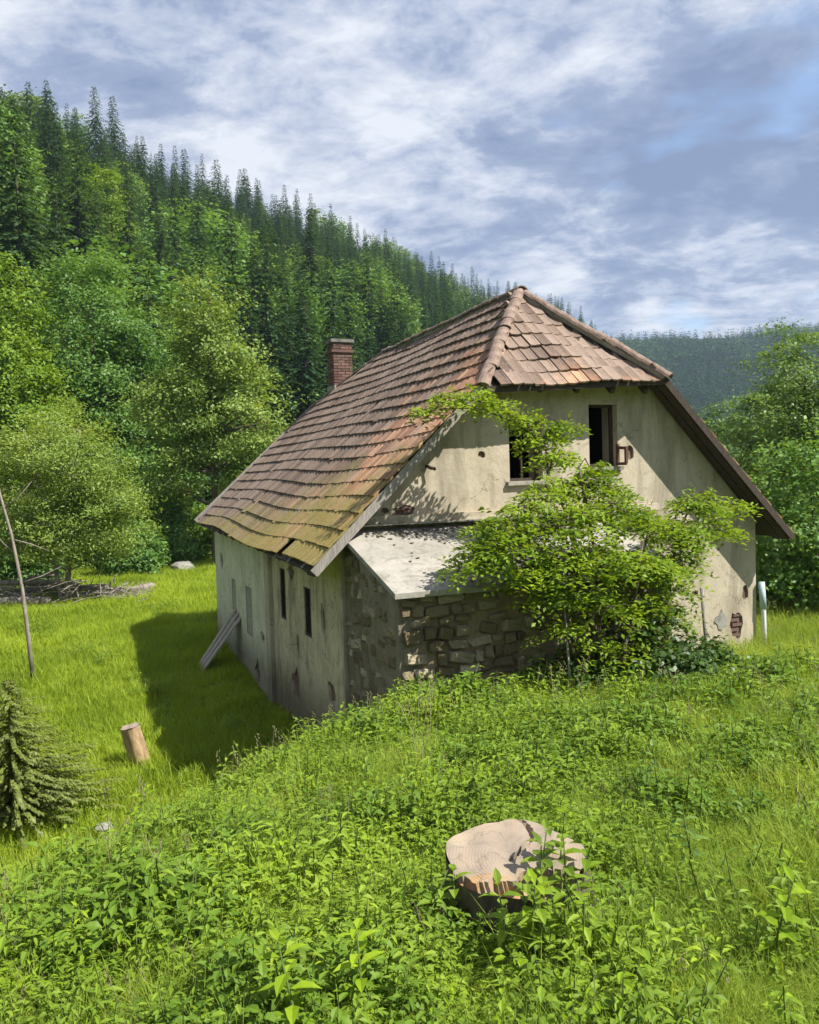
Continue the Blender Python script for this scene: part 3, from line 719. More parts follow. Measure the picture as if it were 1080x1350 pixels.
# front wall: mortar core + separate stones
mb = MB(); mb.box(H([(X0+.3+X1-.3)/2+.0, YF+.16, (ZG+zt2(YF))/2-.01])[0], (X1-X0-.6, .28, zt2(YF)-ZG-.02)); mb.obj('wall_core', [M['mortar']], lt)
def stone_mesh(k):
    bm = bmesh.new(); bmesh.ops.create_cube(bm, size=1)
    bmesh.ops.bevel(bm, geom=bm.edges[:], offset=.16, segments=1, affect='EDGES')
    r = random.Random(k)
    for v in bm.verts: v.co += Vector([r.uniform(-.11, .11) for _ in range(3)])
    me = bpy.data.meshes.new('stone'); bm.to_mesh(me); bm.free(); me.materials.append(M['rubble']); return me
stm = [stone_mesh(k) for k in range(7)]
ns = 0
def stones(place, u0, u1, ztop, zlo, keep, cap_, proud, rotz):
    global ns
    z = zlo
    while z < -1.0:
        hgt = random.uniform(.08, .21); x = u0
        while x < u1-.05:
            w_ = min(random.uniform(.10, .40), u1-x); zc = z+hgt/2+random.uniform(-.025, .025)
            lim = ztop(x+w_/2)
            if zc+hgt/2 < lim and ns < cap_ and w_ > .07 and random.random() < keep:
                o = obj('stone', random.choice(stm), lt, tuple(place(x+w_/2, zc, random.uniform(0, proud)+(.02 if (rotz == 0 and x < X0+.8) else 0)))); ns += 1
                o.scale = (w_*random.uniform(.8, 1.0), .2, hgt*random.uniform(.75, .98)); o.rotation_euler = (random.gauss(0, .06), random.gauss(0, .13), rotz+random.gauss(0, .07))
            x += w_
        z += hgt
stones(lambda u, z, p: H([u, YF+.07-p, z])[0], X0+.01, X1-.02, lambda u: zt2(YF)-.0, -3.4, .80, 225, .035, 0.)
stones(lambda y, z, p: H([X0+.085-p, y, z])[0], YF+.12, -.1, lambda y: zt2(y)-.04, -3.5, .62, 298, .02, math.pi/2)

# ------------------------------------------------------------------ foliage generators
def unit(v): return v/(np.linalg.norm(v, axis=-1, keepdims=True)+1e-9)
def leaf_quads(P, Nn, size, aspect=.5, fold=0., T=None):
    """diamond leaves at P with normals Nn"""
    n = len(P); Nn = unit(Nn)
    if T is None: T = rng.normal(size=(n, 3))
    T = unit(T - Nn*np.sum(T*Nn, 1)[:, None]); B = np.cross(Nn, T)
    s = np.broadcast_to(size, (n,))[:, None]
    a = P - T*s*.5; b = P + B*s*aspect*.5 + Nn*s*fold + T*s*.0; c = P + T*s*.5 - Nn*s*fold; d = P - B*s*aspect*.5 + Nn*s*fold
    V = np.stack([a, b, c, d], 1).reshape(-1, 3)
    return V, np.arange(4*n).reshape(n, 4)
def crown_points(env, nclump, per, spread, flat=.6, shell=.55):
    """env: list of ellipsoids (cx,cy,cz,rx,ry,rz). returns clump centres, leaf pos, leaf normals"""
    env = np.array(env, float); vol = np.prod(env[:, 3:], 1)**.75; ch = rng.choice(len(env), nclump, p=vol/vol.sum())
    d = unit(rng.normal(size=(nclump, 3))); r = shell+(1-shell)*rng.random(nclump)**.6
    Cc = env[ch, :3] + d*env[ch, 3:]*r[:, None]
    k = rng.poisson(per, nclump)+3; idx = np.repeat(np.arange(nclump), k)
    sp = spread*(.6+.8*rng.random(nclump))
    off_ = rng.normal(size=(len(idx), 3))*sp[idx][:, None]; off_[:, 2] *= flat
    P = Cc[idx]+off_
    Nn = unit(d[idx]*.55 + rng.normal(size=(len(idx), 3))*.55 + np.array([0, 0, .75]))
    return Cc, P, Nn
def tree(name, loc, label, cat, env, leafm, nclump, per, spread, leaf, barkm='bark', trunk_r=.2, group=None, aspect=.6, flat=.55, lean=(0, 0), shell=.5, limbs=40, stems=1, trunk_top=None, drop=.25, T=None):
    root = empty(name, loc); tag(root, label, cat, group)
    Cc, P, Nn = crown_points(env, nclump, per, spread, flat, shell)
    V, Fc = leaf_quads(P, Nn, leaf*(.6+.8*rng.random(len(P))), aspect, .06)
    obj('crown', mesh('crown', V, Fc, [leafm]), root)
    e = np.array(env, float); ztop = trunk_top or (e[:, 2]+e[:, 5]*.6).max(); 
    mb = MB(); spines = []
    for s in range(stems):
        n = 9; t = np.linspace(0, 1, n); a = rng.uniform(0, 6.28); sx = .0 if stems == 1 else e[:, 3].mean()*.4
        cxm = (e[:, 0]*e[:, 3]).sum()/e[:, 3].sum(); cym = (e[:, 1]*e[:, 3]).sum()/e[:, 3].sum()
        sp_ = np.stack([cxm*t**1.3+math.cos(a)*sx*t+lean[0]*t+rng.normal(0, .02, n)*ztop*.2*t, cym*t**1.3+math.sin(a)*sx*t+lean[1]*t+rng.normal(0, .02, n)*ztop*.2*t, ztop*t-.35*(1-t)], 1)
        rr_ = trunk_r*(1-.86*t)*(1.0 if stems == 1 else .6); rr_[0] *= 1.35
        mb.tube(sp_, rr_, 8); spines.append((sp_, rr_))
    for c in Cc[rng.permutation(len(Cc))[:limbs]]:
        sp_, rr_ = spines[rng.integers(len(spines))]
        zz_ = c[2]-drop*np.hypot(c[0]-sp_[:, 0].mean(), c[1]-sp_[:, 1].mean())-.15*ztop*.3
        k = int(np.clip(np.searchsorted(sp_[:, 2], zz_), 1, len(sp_)-2)); a = sp_[k]
        m_ = (a+c)/2 + rng.normal(0, .06, 3)*np.linalg.norm(c-a); m_[2] += .08*np.linalg.norm(c-a)
        r0_ = min(rr_[k]*.5, .015+.02*np.linalg.norm(c-a))
        mb.tube([a, (a*.6+m_*.4), m_, c], [r0_, r0_*.75, r0_*.5, r0_*.2], 5, False)
    mb.obj('trunk', [M[barkm]], root, True)
    return root

def spruce_mesh(name, h, rmax, levels, nb, sprays, leafm, t0=.04, seed=0, droop=.35, lf=.5, barkm=None, dens=1.):
    r = np.random.default_rng(seed); Ps, Ns, Ts, Sz = [], [], [], []
    for k in range(levels):
        t = t0+(1-t0)*(k+r.uniform(-.5, .5))/levels; t = min(max(t, t0), .995)
        Rr = rmax*(1-t)**.78*r.uniform(.78, 1.12)+.05*rmax*(1-t)
        m = max(3, int(nb*(.5+.6*(1-t)))); a0 = r.uniform(0, 6.28)
        for b in range(m):
            a = a0+2*math.pi*b/m+r.normal(0, .2); L = Rr*r.uniform(.7, 1.12)
            ns = max(2, int(sprays*(.35+.65*L/rmax)))
            for s in range(ns):
                q = (s+.6)/ns*L; dz = -droop*q*(q/max(L, .1))*.9 + .06*L*(q/max(L, .1))**3
                for sd in ((-1, 1) if s < ns-1 else (0,)):
                    aa = a+sd*.45
                    Ps.append((math.cos(a)*q+math.cos(aa)*lf*.3, math.sin(a)*q+math.sin(aa)*lf*.3, t*h+dz+r.normal(0, .12)*lf))
                    Ts.append((math.cos(aa), math.sin(aa), -.35+r.normal(0, .18))); Ns.append((math.cos(a)*.4+r.normal(0, .28), math.sin(a)*.4+r.normal(0, .28), 1)); Sz.append(lf*r.uniform(.6, 1.25)*(.35+.65*(1-t)**.7))
    V, Fc = leaf_quads(np.array(Ps), np.array(Ns), np.array(Sz), .55, .05, np.array(Ts))
    return mesh(name, V, Fc, [leafm])
def trunk_mesh(h, r, m='bark', k=6):
    mb = MB(); mb.tube([[0, 0, -.6], [0, 0, h*.3], [0, 0, h*.98]], [r, r*.75, r*.08], k); return mb.mesh('trunk', [M[m]], True)

# ------------------------------------------------------------------ hillside forest
spm = [spruce_mesh('crown', (22, 19, 22, 17)[s], (4.3, 3.6, 3.4, 4.4)[s], 48, 9, 9, M['spruce'], .03, s, .45, .72) for s in range(4)]
M['bark_spruce'] = simple('spruce_bark', (.03, .024, .02), (.07, .055, .045), 6, .95, .6, .03, (3, 3, .6))
spt = [trunk_mesh(h_*.93, .15, 'bark_spruce') for h_ in (22, 19, 22, 17)]
def bl_mesh(seed, h=16, lm='forest_leaf', nc=90, per=32, leaf=.45):
    global rng
    sv = rng; rng = np.random.default_rng(seed)
    e = [(0, 0, h*.62, h*.2, h*.2, h*.33), (h*.07, -h*.05, h*.5, h*.19, h*.19, h*.24), (-h*.08, h*.04, h*.55, h*.17, h*.17, h*.26)]
    Cc, P, Nn = crown_points(e, nc, per, h*.045, .6, .6); V, Fc = leaf_quads(P, Nn, leaf*(.6+.8*rng.random(len(P))), .7, .06)
    rng = sv; return mesh('crown', V, Fc, [M[lm]])
blm = [bl_mesh(11), bl_mesh(12, 17, 'ash_leaf'), bl_mesh(13, 15, 'yellow_leaf'), bl_mesh(14, 14, 'forest_leaf')]
blt = [trunk_mesh(10, .2, 'bark_spruce')]*4
pts = []
th = np.radians(np.linspace(-34, 21, 400))
cell = 4.15
for gx in np.arange(-190, 150, cell):
    for gy in np.arange(30, 400, cell):
        x = gx+rng.uniform(-.42, .42)*cell; y = gy+rng.uniform(-.42, .42)*cell
        r = math.hypot(x, y); t = math.degrees(math.atan2(x, y))
        if t < -33 or t > 20.5: continue
        r0 = np.interp(t, TH, R0T)-3; rc = np.interp(t, TH, RCT)+14
        if r0 < r < rc and (r > 75 or t > 5 or rng.random() < .8): pts.append((x, y, r, t))
P3 = []
for (x, y, r, t) in pts:
    nz_ = vnoise(np.array(x), np.array(y), .035, 5)
    pb = .15 + .45*(nz_ > .22) + .2*(t < -17) + .35*(r < np.interp(t, TH, R0T)+12)
    kind = 'b' if rng.random() < pb else 's'
    sc = rng.uniform(.42, 1.02)*(1.0 if kind == 's' else rng.uniform(.75, 1.15))
    P3.append((x, y, zg(x, y)-.3, sc, rng.uniform(0, 6.28), kind, rng.integers(4), sc*22/r if -27 < t < 13 else 0))
def copy_thing(src, loc, rz, sc, label=None, group=None):
    r = src.copy(); COL.objects.link(r); r.location = loc; r.rotation_euler = (0, 0, rz); r.scale = (sc, sc, sc)
    if label: r['label'] = label
    if group: r['group'] = group
    for ch_ in src.children:
        c = ch_.copy(); COL.objects.link(c); c.parent = r
    return r
def make_forest_tree(name, crown, trunk, label, cat, group):
    r = empty(name, (0, 0, 0)); tag(r, label, cat, group); obj('crown', crown, r); obj('trunk', trunk, r); return r
sp_items = sorted([p for p in P3 if p[5] == 's'], key=lambda p: -p[7]); bl_items = sorted([p for p in P3 if p[5] == 'b'], key=lambda p: -p[7])
def scatter_individuals(items, crowns, trunk, name, label, cat, group, n):
    protos = {}
    for p in items[:n]:
        k = int(p[6])
        if k not in protos:
            o = make_forest_tree(name, crowns[k], trunk[k], label, cat, group); protos[k] = o
            o.location = p[:3]; o.rotation_euler = (0, 0, p[4]); wd = rng.uniform(.85, 1.35); o.scale = (p[3]*wd, p[3]*wd, p[3])
        else:
            c = copy_thing(protos[k], p[:3], p[4], p[3]); wd = rng.uniform(.85, 1.35); c.scale = (p[3]*wd, p[3]*wd, p[3]); c.rotation_euler = (rng.normal(0, .02), rng.normal(0, .02), p[4])
    return items[n:]
rest_s = scatter_individuals(sp_items, spm, spt, 'spruce_tree', 'dark green spruce standing in the forest on the left hillside', 'spruce', 'spruces of the hillside forest', 290)
rest_b = scatter_individuals(bl_items, blm, blt, 'broadleaf_tree', 'lighter green broadleaf tree scattered among the hillside spruces', 'tree', 'broadleaf trees in the hillside forest', 110)

# geometry-nodes scatter for stuff
def scatter(name, P, rot, sc, idx, protos, label, cat):
    """P (n,3), rot (n,3) euler, sc (n,), idx (n,) -> one object with instances of protos"""
    col = bpy.data.collections.new(name+'_kinds')
    for k, me in enumerate(protos):
        po = bpy.data.objects.new('%s_kind_%02d' % (name, k), me); col.objects.link(po)
    me = bpy.data.meshes.new(name); P = np.asarray(P, np.float32)
    me.vertices.add(len(P)); me.vertices.foreach_set('co', P.ravel())
    a = me.attributes.new('rot', 'FLOAT_VECTOR', 'POINT'); a.data.foreach_set('vector', np.asarray(rot, np.float32).ravel())
    a = me.attributes.new('sc', 'FLOAT', 'POINT'); a.data.foreach_set('value', np.asarray(sc, np.float32).ravel())
    a = me.attributes.new('idx', 'INT', 'POINT'); a.data.foreach_set('value', np.asarray(idx, np.int32).ravel())
    o = obj(name, me); tag(o, label, cat, kind='stuff')
    ng = bpy.data.node_groups.new(name, 'GeometryNodeTree')
    ng.interface.new_socket('Geometry', in_out='INPUT', socket_type='NodeSocketGeometry'); ng.interface.new_socket('Geometry', in_out='OUTPUT', socket_type='NodeSocketGeometry')
    gi = ng.nodes.new('NodeGroupInput'); go = ng.nodes.new('NodeGroupOutput')
    iop = ng.nodes.new('GeometryNodeInstanceOnPoints'); ci = ng.nodes.new('GeometryNodeCollectionInfo')
    ci.inputs['Collection'].default_value = col; ci.inputs['Separate Children'].default_value = True; ci.inputs['Reset Children'].default_value = True
    def na_(n, t):
        q = ng.nodes.new('GeometryNodeInputNamedAttribute'); q.data_type = t; q.inputs['Name'].default_value = n; return q.outputs['Attribute']
    e2r = ng.nodes.new('FunctionNodeEulerToRotation')
    ng.links.new(na_('rot', 'FLOAT_VECTOR'), e2r.inputs[0]); ng.links.new(e2r.outputs[0], iop.inputs['Rotation'])
    ng.links.new(na_('sc', 'FLOAT'), iop.inputs['Scale']); ng.links.new(na_('idx', 'INT'), iop.inputs['Instance Index'])
    iop.inputs['Pick Instance'].default_value = True
    ng.links.new(gi.outputs[0], iop.inputs['Points']); ng.links.new(ci.outputs[0], iop.inputs['Instance'])
    ng.links.new(iop.outputs[0], go.inputs[0])
    md = o.modifiers.new('scatter', 'NODES'); md.node_group = ng
    return o
rest = rest_s+rest_b
A = np.array([p[:3] for p in rest]); 
scatter('hillside_forest', A, np.array([(0, 0, p[4]) for p in rest]), np.array([p[3] for p in rest]), np.array([int(p[6])+(4 if p[5] == 'b' else 0) for p in rest]), spm+blm, 'dense mixed forest of spruces covering the upper left hillside', 'forest')
# far wooded hill
n = 15000
t = np.radians(rng.uniform(6, 34, n)); r = np.sqrt(rng.uniform(430**2, 1040**2, n))
fx, fy = r*np.sin(t), r*np.cos(t)
M['spruce_far'] = leaf_mat('spruce_needles_blue', (.016, .046, .020), (.028, .07, .026), (.045, .10, .032), .15, .8, .01, .05)
far_s = [spruce_mesh('crown', 20, 3.4, 14, 6, 3, M['spruce_far'], .05, 50+s, .4, 2.3) for s in range(3)]
M['far_leaf'] = leaf_mat('far_leaves', (.035, .08, .025), (.055, .115, .03), (.08, .15, .04), .2, .8, .01, .05)
far_b = [bl_mesh(60+s, 15, 'far_leaf', 26, 12, 1.5) for s in range(2)]
nz_ = vnoise(fx, fy, .012, 4)
idx = np.where((nz_ > .0) & (rng.random(n) < .85), 3+rng.integers(0, 2, n), rng.integers(0, 3, n))
scatter('distant_forest', np.stack([fx, fy, zt(fx, fy)-.5], 1), np.stack([0*fx, 0*fx, rng.uniform(0, 6.28, n)], 1), rng.uniform(.6, 1.5, n), idx, far_s+far_b, 'far-off wooded hill in blue haze at the end of the valley', 'forest')
# valley scrub between the house and the far hill
n = 900
t = np.radians(rng.uniform(8, 36, n)); r = np.sqrt(rng.uniform(110**2, 440**2, n)); fx, fy = r*np.sin(t), r*np.cos(t)
scatter('valley_scrub', np.stack([fx, fy, zt(fx, fy)-.5], 1), np.stack([0*fx, 0*fx, rng.uniform(0, 6.28, n)], 1), rng.uniform(.35, .8, n), rng.integers(0, 4, n), blm, 'green scrub and low trees on the valley floor behind the house', 'scrub')

# ------------------------------------------------------------------ nearer trees
def gl(px, Y): x = at(px, Y); return (x, Y, zg(x, Y)-.1)
tree('pale_broadleaf_tree', gl(283, 42), 'tall airy pale yellow-green tree behind the far eave of the house', 'tree',
     [(0, 0, 10.6, 2.3, 2.2, 4.0), (1.3, 0, 7.4, 2.7, 2.6, 3.4), (-1.6, 0, 8.0, 2.4, 2.4, 3.4), (2.2, 0, 4.9, 1.9, 2, 2.3), (-.3, .3, 12.9, 1.3, 1.3, 2.0), (-2.0, .2, 5, 1.6, 1.6, 1.8)], M['pale_leaf'], 260, 150, .42, .17, trunk_r=.24, limbs=90, shell=.35)
tree('ash_tree', gl(118, 50), 'big round mid-green tree left of the pale tree', 'tree',
     [(0, 0, 12.2, 4.2, 4, 6.3), (-1.6, 0, 8.6, 3.6, 3.6, 5), (2.6, 0, 8.8, 2.9, 3.2, 5.0), (3.6, 0, 5, 2.4, 2.4, 3.6)], M['ash_leaf'], 340, 190, .55, .21, trunk_r=.35, limbs=70, shell=.5)
tree('lime_tree', gl(-8, 44), 'bright yellow-green tree cut off by the left edge of the photo', 'tree',
     [(-.5, 0, 12.6, 3.4, 3.4, 4.6), (.6, 0, 8, 3.4, 3.2, 5)], M['yellow_leaf'], 220, 180, .5, .2, trunk_r=.3, limbs=40)
tree('birch_tree', gl(-2, 82), 'olive-green tree high on the slope at the far left edge', 'tree',
     [(0, 0, 11, 5, 5, 6.5)], M['ash_leaf'], 160, 150, .8, .34, trunk_r=.3, limbs=30)
tree('birch_tree', gl(146, 92), 'single light green tree in front of the dark spruces', 'tree',
     [(0, 0, 12.5, 2.6, 2.6, 5), (.8, 0, 9, 2.5, 2.5, 4)], M['yellow_leaf'], 110, 150, .5, .24, trunk_r=.25, limbs=30)
tree('willow_tree', gl(78, 30), 'low spreading pale willow over the log pile on the left', 'tree',
     [(-.2, 0, 4.9, 2.5, 2.3, 2.4), (1.4, 0, 3.6, 1.9, 1.9, 2.0), (-1.8, 0, 3.7, 2, 2, 2.3), (.2, 0, 2.7, 2.7, 1.8, 1.1)], M['willow_leaf'], 280, 190, .3, .12, 'bark_pale', .16, limbs=110, shell=.3, aspect=.35, stems=4, flat=.7)
for (px, Y, h, w, mm, lab) in [
    (205, 43, 4.6, 2.6, 'ash_leaf', 'mid-green shrub at the meadow edge between willow and pale tree'),
    (165, 39, 2.7, 2.3, 'ash_leaf', 'low green shrub behind the right end of the log pile'),
    (255, 47, 3.4, 2.6, 'yellow_leaf', 'bright shrub under the tall pale tree'),
    (335, 50, 5.5, 3.2, 'ash_leaf', 'dense green shrub between the pale tree and the roof'),
    (385, 58, 7.5, 3.6, 'forest_leaf', 'bushy green tree just left of the chimney'),
    (25, 36, 3.6, 2.8, 'ash_leaf', 'dark green shrub behind the bare trunk on the left'),
    (905, 62, 6.6, 4.0, 'yellow_leaf', 'yellow-green tree beyond the right roof verge'),
    (955, 52, 5.0, 3.2, 'forest_leaf', 'rounded green bush right of the roof verge'),
    (1000, 34, 3.4, 2.6, 'yellow_leaf', 'bright green bush under the open tree on the right'),
    (1088, 19, 4.6, 3.0, 'ash_leaf', 'full mid-green bush cut off by the right edge of the photo'),
    (925, 38, 4.2, 3.0, 'ash_leaf', 'soft green bush showing just above the right roof verge'),
    (1040, 31, 4.4, 3.6, 'yellow_leaf', 'light green bush filling the gap behind the open tree trunk'),
    (1062, 22, 2.3, 1.9, 'elder_leaf', 'bright green shrub at the right edge beside the gable corner'),
    (1010, 20.5, 1.5, 1.2, 'elder_leaf', 'small leafy shrub just right of the white downpipe')]:
    s = w/2
    tree('shrub', gl(px, Y), lab, 'shrub', [(0, 0, h*.55, s, s, h*.45), (s*.5, 0, h*.4, s*.75, s*.75, h*.36), (-s*.5, .2, h*.42, s*.75, s*.75, h*.34)], M[mm], int(80+22*w), 120 if Y > 30 else 95, .22+.05*w*.5, .085+.0020*Y, trunk_r=.07, stems=3, limbs=26, shell=.45)
tree('walnut_tree', gl(1058, 25), 'open light green tree at the right edge with thin dark trunk', 'tree',
     [(-.1, 0, 6.2, 1.5, 1.5, 1.9), (-.9, 0, 4.7, 1.3, 1.4, 1.6), (1.0, 0, 5.0, 1.5, 1.5, 2.1), (.4, 0, 3.6, 1.3, 1.2, 1.0)], M['right_leaf'], 200, 130, .26, .105, trunk_r=.10, limbs=90, shell=.3, trunk_top=7)
tree('walnut_tree', gl(985, 40), 'hazy green tree behind the open light green one on the right', 'tree',
     [(0, 0, 5.2, 2.3, 2.2, 2.7), (1.8, 0, 5.2, 2.2, 2, 3), (-1.4, 0, 3.6, 1.9, 1.8, 2.2)], M['right_leaf'], 170, 150, .36, .16, trunk_r=.14, limbs=50, shell=.4)

# ------------------------------------------------------------------ elder shrub in front of the gable
def elder():
    bx, by = -1.1, -2.85
    w = hw(bx, by); root = empty('elder_bush', (w[0], w[1], ZB), YAW)
    tag(root, 'large bright green elder bush growing in front of the gable and lean-to', 'bush')
    # clump targets in the house frame (x, y, z, radius)
    cl = [(-2.98, -0.9, 1.0, 0.14), (-2.64, -0.95, 1.16, 0.2), (-2.3, -1.0, 1.21, 0.24), (-1.92, -1.1, 1.09, 0.26), (-1.54, -1.2, 0.89, 0.28), (-1.35, -1.4, 0.57, 0.3), (-1.23, -1.6, 0.29, 0.3), (-1.02, -1.5, 0.73, 0.2), (-1.05, -1.8, -0.1, 0.32), (-1.68, -2.0, -0.14, 0.3), (-2.16, -2.2, -0.38, 0.3), (-2.67, -2.4, -0.6, 0.3), (-3.01, -2.5, -0.87, 0.26), (-3.22, -2.6, -1.09, 0.2), (-2.51, -2.6, -0.79, 0.38), (-2.06, -2.6, -0.62, 0.4), (-1.53, -2.6, -0.5, 0.4), (-0.92, -2.5, -0.42, 0.38), (-0.34, -2.4, -0.66, 0.36), (0.2, -2.3, -0.85, 0.32), (-2.42, -2.8, -1.17, 0.35), (-1.98, -2.9, -1.1, 0.42), (-1.46, -2.9, -0.98, 0.42), (-0.85, -2.8, -1.13, 0.42), (-0.19, -2.6, -1.29, 0.36), (0.47, -2.3, -1.08, 0.26), (1.23, -2.0, -0.8, 0.24), (1.87, -1.8, -0.54, 0.2), (1.2, -1.8, -0.34, 0.16), (1.62, -1.9, -0.94, 0.16), (-1.7, -2.9, -1.51, 0.29), (-0.47, -2.7, -1.68, 0.29), (0.08, -2.5, -1.64, 0.22), (-2.1, -2.9, -1.43, 0.21), (-0.86, -1.9, 0.05, 0.24), (-0.75, -2.1, -0.17, 0.28), (-0.06, -2.5, -2.11, 0.18), (-2.85, -2.6, -1.06, 0.25), (0.49, -2.2, -0.76, 0.3), (1.09, -2.0, -0.51, 0.24), (0.39, -2.3, -1.3, 0.26), (-2.05, -2.9, -1.87, 0.26), (-1.61, -2.9, -2.2, 0.28), (-1.13, -2.9, -2.25, 0.3), (-0.49, -2.7, -2.25, 0.28), (0.01, -2.5, -1.9, 0.28), (-2.27, -2.9, -1.56, 0.24), (-1.39, -2.95, -1.72, 0.34), (-0.8, -2.8, -1.69, 0.32), (0.74, -2.0, -0.44, 0.22)]
    Pl, Nl, Tl, Sl = [], [], [], []
    mb = MB(); base = np.array([0, 0, -.6])
    trunks = []
    for k, (tx, ty, tz) in enumerate([(.0, .9, 3.6), (-.4, 1.5, 4.2), (.7, .3, 2.7), (.3, -.1, 2.6), (-.8, .1, 2.8), (1.9, .9, 2.9), (-1.3, .4, 2.8)]):
        t = np.linspace(0, 1, 8)[:, None]; b0 = base+np.array([rng.uniform(-.2, .2), rng.uniform(-.15, .15), 0])
        p = b0*(1-t)+np.array([tx, ty, tz])*t; p += rng.normal(0, .04, p.shape)*np.sin(t*3.14); p[:, :2] -= (p[:, :2]-b0[:2])*(1-t)*.35
        mb.tube(p, np.linspace(.045, .014, 8), 6); trunks.append(p)
    for (x, y, z, rad_) in cl:
        c = np.array([x-bx, y-by, z-ZB])
        allp = np.concatenate([q[3:] for q in trunks]); dd = np.linalg.norm(allp-c, axis=1)+np.maximum(allp[:, 2]-c[2]+.2, 0)*1.5
        a = allp[np.argmin(dd)]; m_ = (a+c)/2; m_[2] += .15
        mb.tube([a, m_, c], [.016, .011, .006], 5, False)
        ntw = int((135 if z > -1.3 else 70)*(rad_/.4)**2)+14
        for q in range(ntw):
            d = rng.normal(size=3); d /= np.linalg.norm(d); d[2] *= .38
            s = c+d*rad_*rng.uniform(.25, 1.4); s[2] -= .28*np.hypot(s[0]-c[0], s[1]-c[1])**2/rad_
            # pinnate leaf
            ax = unit(np.array([d[0], d[1], d[2]*.4-.28]) + rng.normal(0, .32, 3)); nn = unit(np.array([0, 0, 1.]) + rng.normal(0, .35, 3)); sd = np.cross(ax, nn); sd /= np.linalg.norm(sd)
            Lf = rng.uniform(.075, .11)
            for j, (al, sg) in enumerate(((.05, 1), (.05, -1), (.12, 1), (.12, -1), (.19, 0))):
                pos = s + ax*al + sd*sg*Lf*.5 - np.array([0, 0, 1])*al*al*1.5
                Pl.append(pos); Nl.append(nn+rng.normal(0, .22, 3)); Tl.append(sd*sg+ax*(.45 if sg else 1)); Sl.append(Lf)
            if q % 4 == 0: mb.tube([c, s, s+ax*.16], [.005, .003, .002], 3, False)
    V, Fc = leaf_quads(np.array(Pl), np.array(Nl), np.array(Sl), .5, .07, np.array(Tl))
    obj('foliage', mesh('foliage', V, Fc, [M['elder_leaf']]), root)
    mb.obj('stem', [M['bark']], root, True)
elder()
# undergrowth at its foot, leaves coloured dark for the shade under the bush
for (x, y, h, w, lab) in [(-.7, -2.95, 1.3, 1.6, 'shade-dark undergrowth at the foot of the elder bush'), (.25, -2.6, 1.0, 1.2, 'shade-dark leafy undergrowth right of the elder stems'), (-1.7, -2.7, .75, .9, 'low shade-dark weeds against the stone front of the lean-to')]:
    ww_ = hw(x, y); s = w/2
    tree('undergrowth', (ww_[0], ww_[1], zg(*ww_)-.05), lab, 'undergrowth', [(0, 0, h*.5, s, s*.8, h*.5), (s*.5, .1, h*.4, s*.6, s*.6, h*.4)], M['shade_shrub'], 60, 40, .13, .085, trunk_r=.02, stems=3, limbs=20, shell=.3)
# stakes and thin poles
def pole(px, Y, z0, z1, rr_, lab, m, lean=0, name='wooden_stake'):
    x = at(px, Y); mb = MB(); mb.tube([[0, 0, 0], [lean*.5+.01, 0, (z1-z0)*.5], [lean, 0, z1-z0]], [rr_, rr_*.95, rr_*.8], 7)
    o = mb.obj(name, [M[m]], None, True); o.location = (x, Y, z0); tag(o, lab, 'stake'); return o
pole(747, 10.6, -3.3, -1.65, .015, 'thin grey stake standing before the lean-to under the elder', 'wood_grey', -.06)
pole(931, 13.6, -3.7, -1.9, .035, 'grey wooden stake in front of the right gable wall', 'wood_grey', -.1)

# leaning boards by the far end of the side wall
lb = empty('leaning_board', (*hw(-4.55, 8.9), 0)); lb.rotation_euler = (0, 0, YAW); zb_ = zg(*hw(-4.8, 8.9))
zb_ = zg(*hw(-4.8, 8.2)); lb.location = (*hw(-4.5, 8.2), zb_); tag(lb, 'weathered pale boards leaning against the side wall near the far corner', 'board')
for k in range(3):
    mb = MB(); mb.bar([-.55, -.28+k*.27, -.1], [.46, -.26+k*.26, 1.15+.07*k], .23, .03, up=(-1, 0, 1)); mb.obj('plank', [M['wood_pale']], lb)

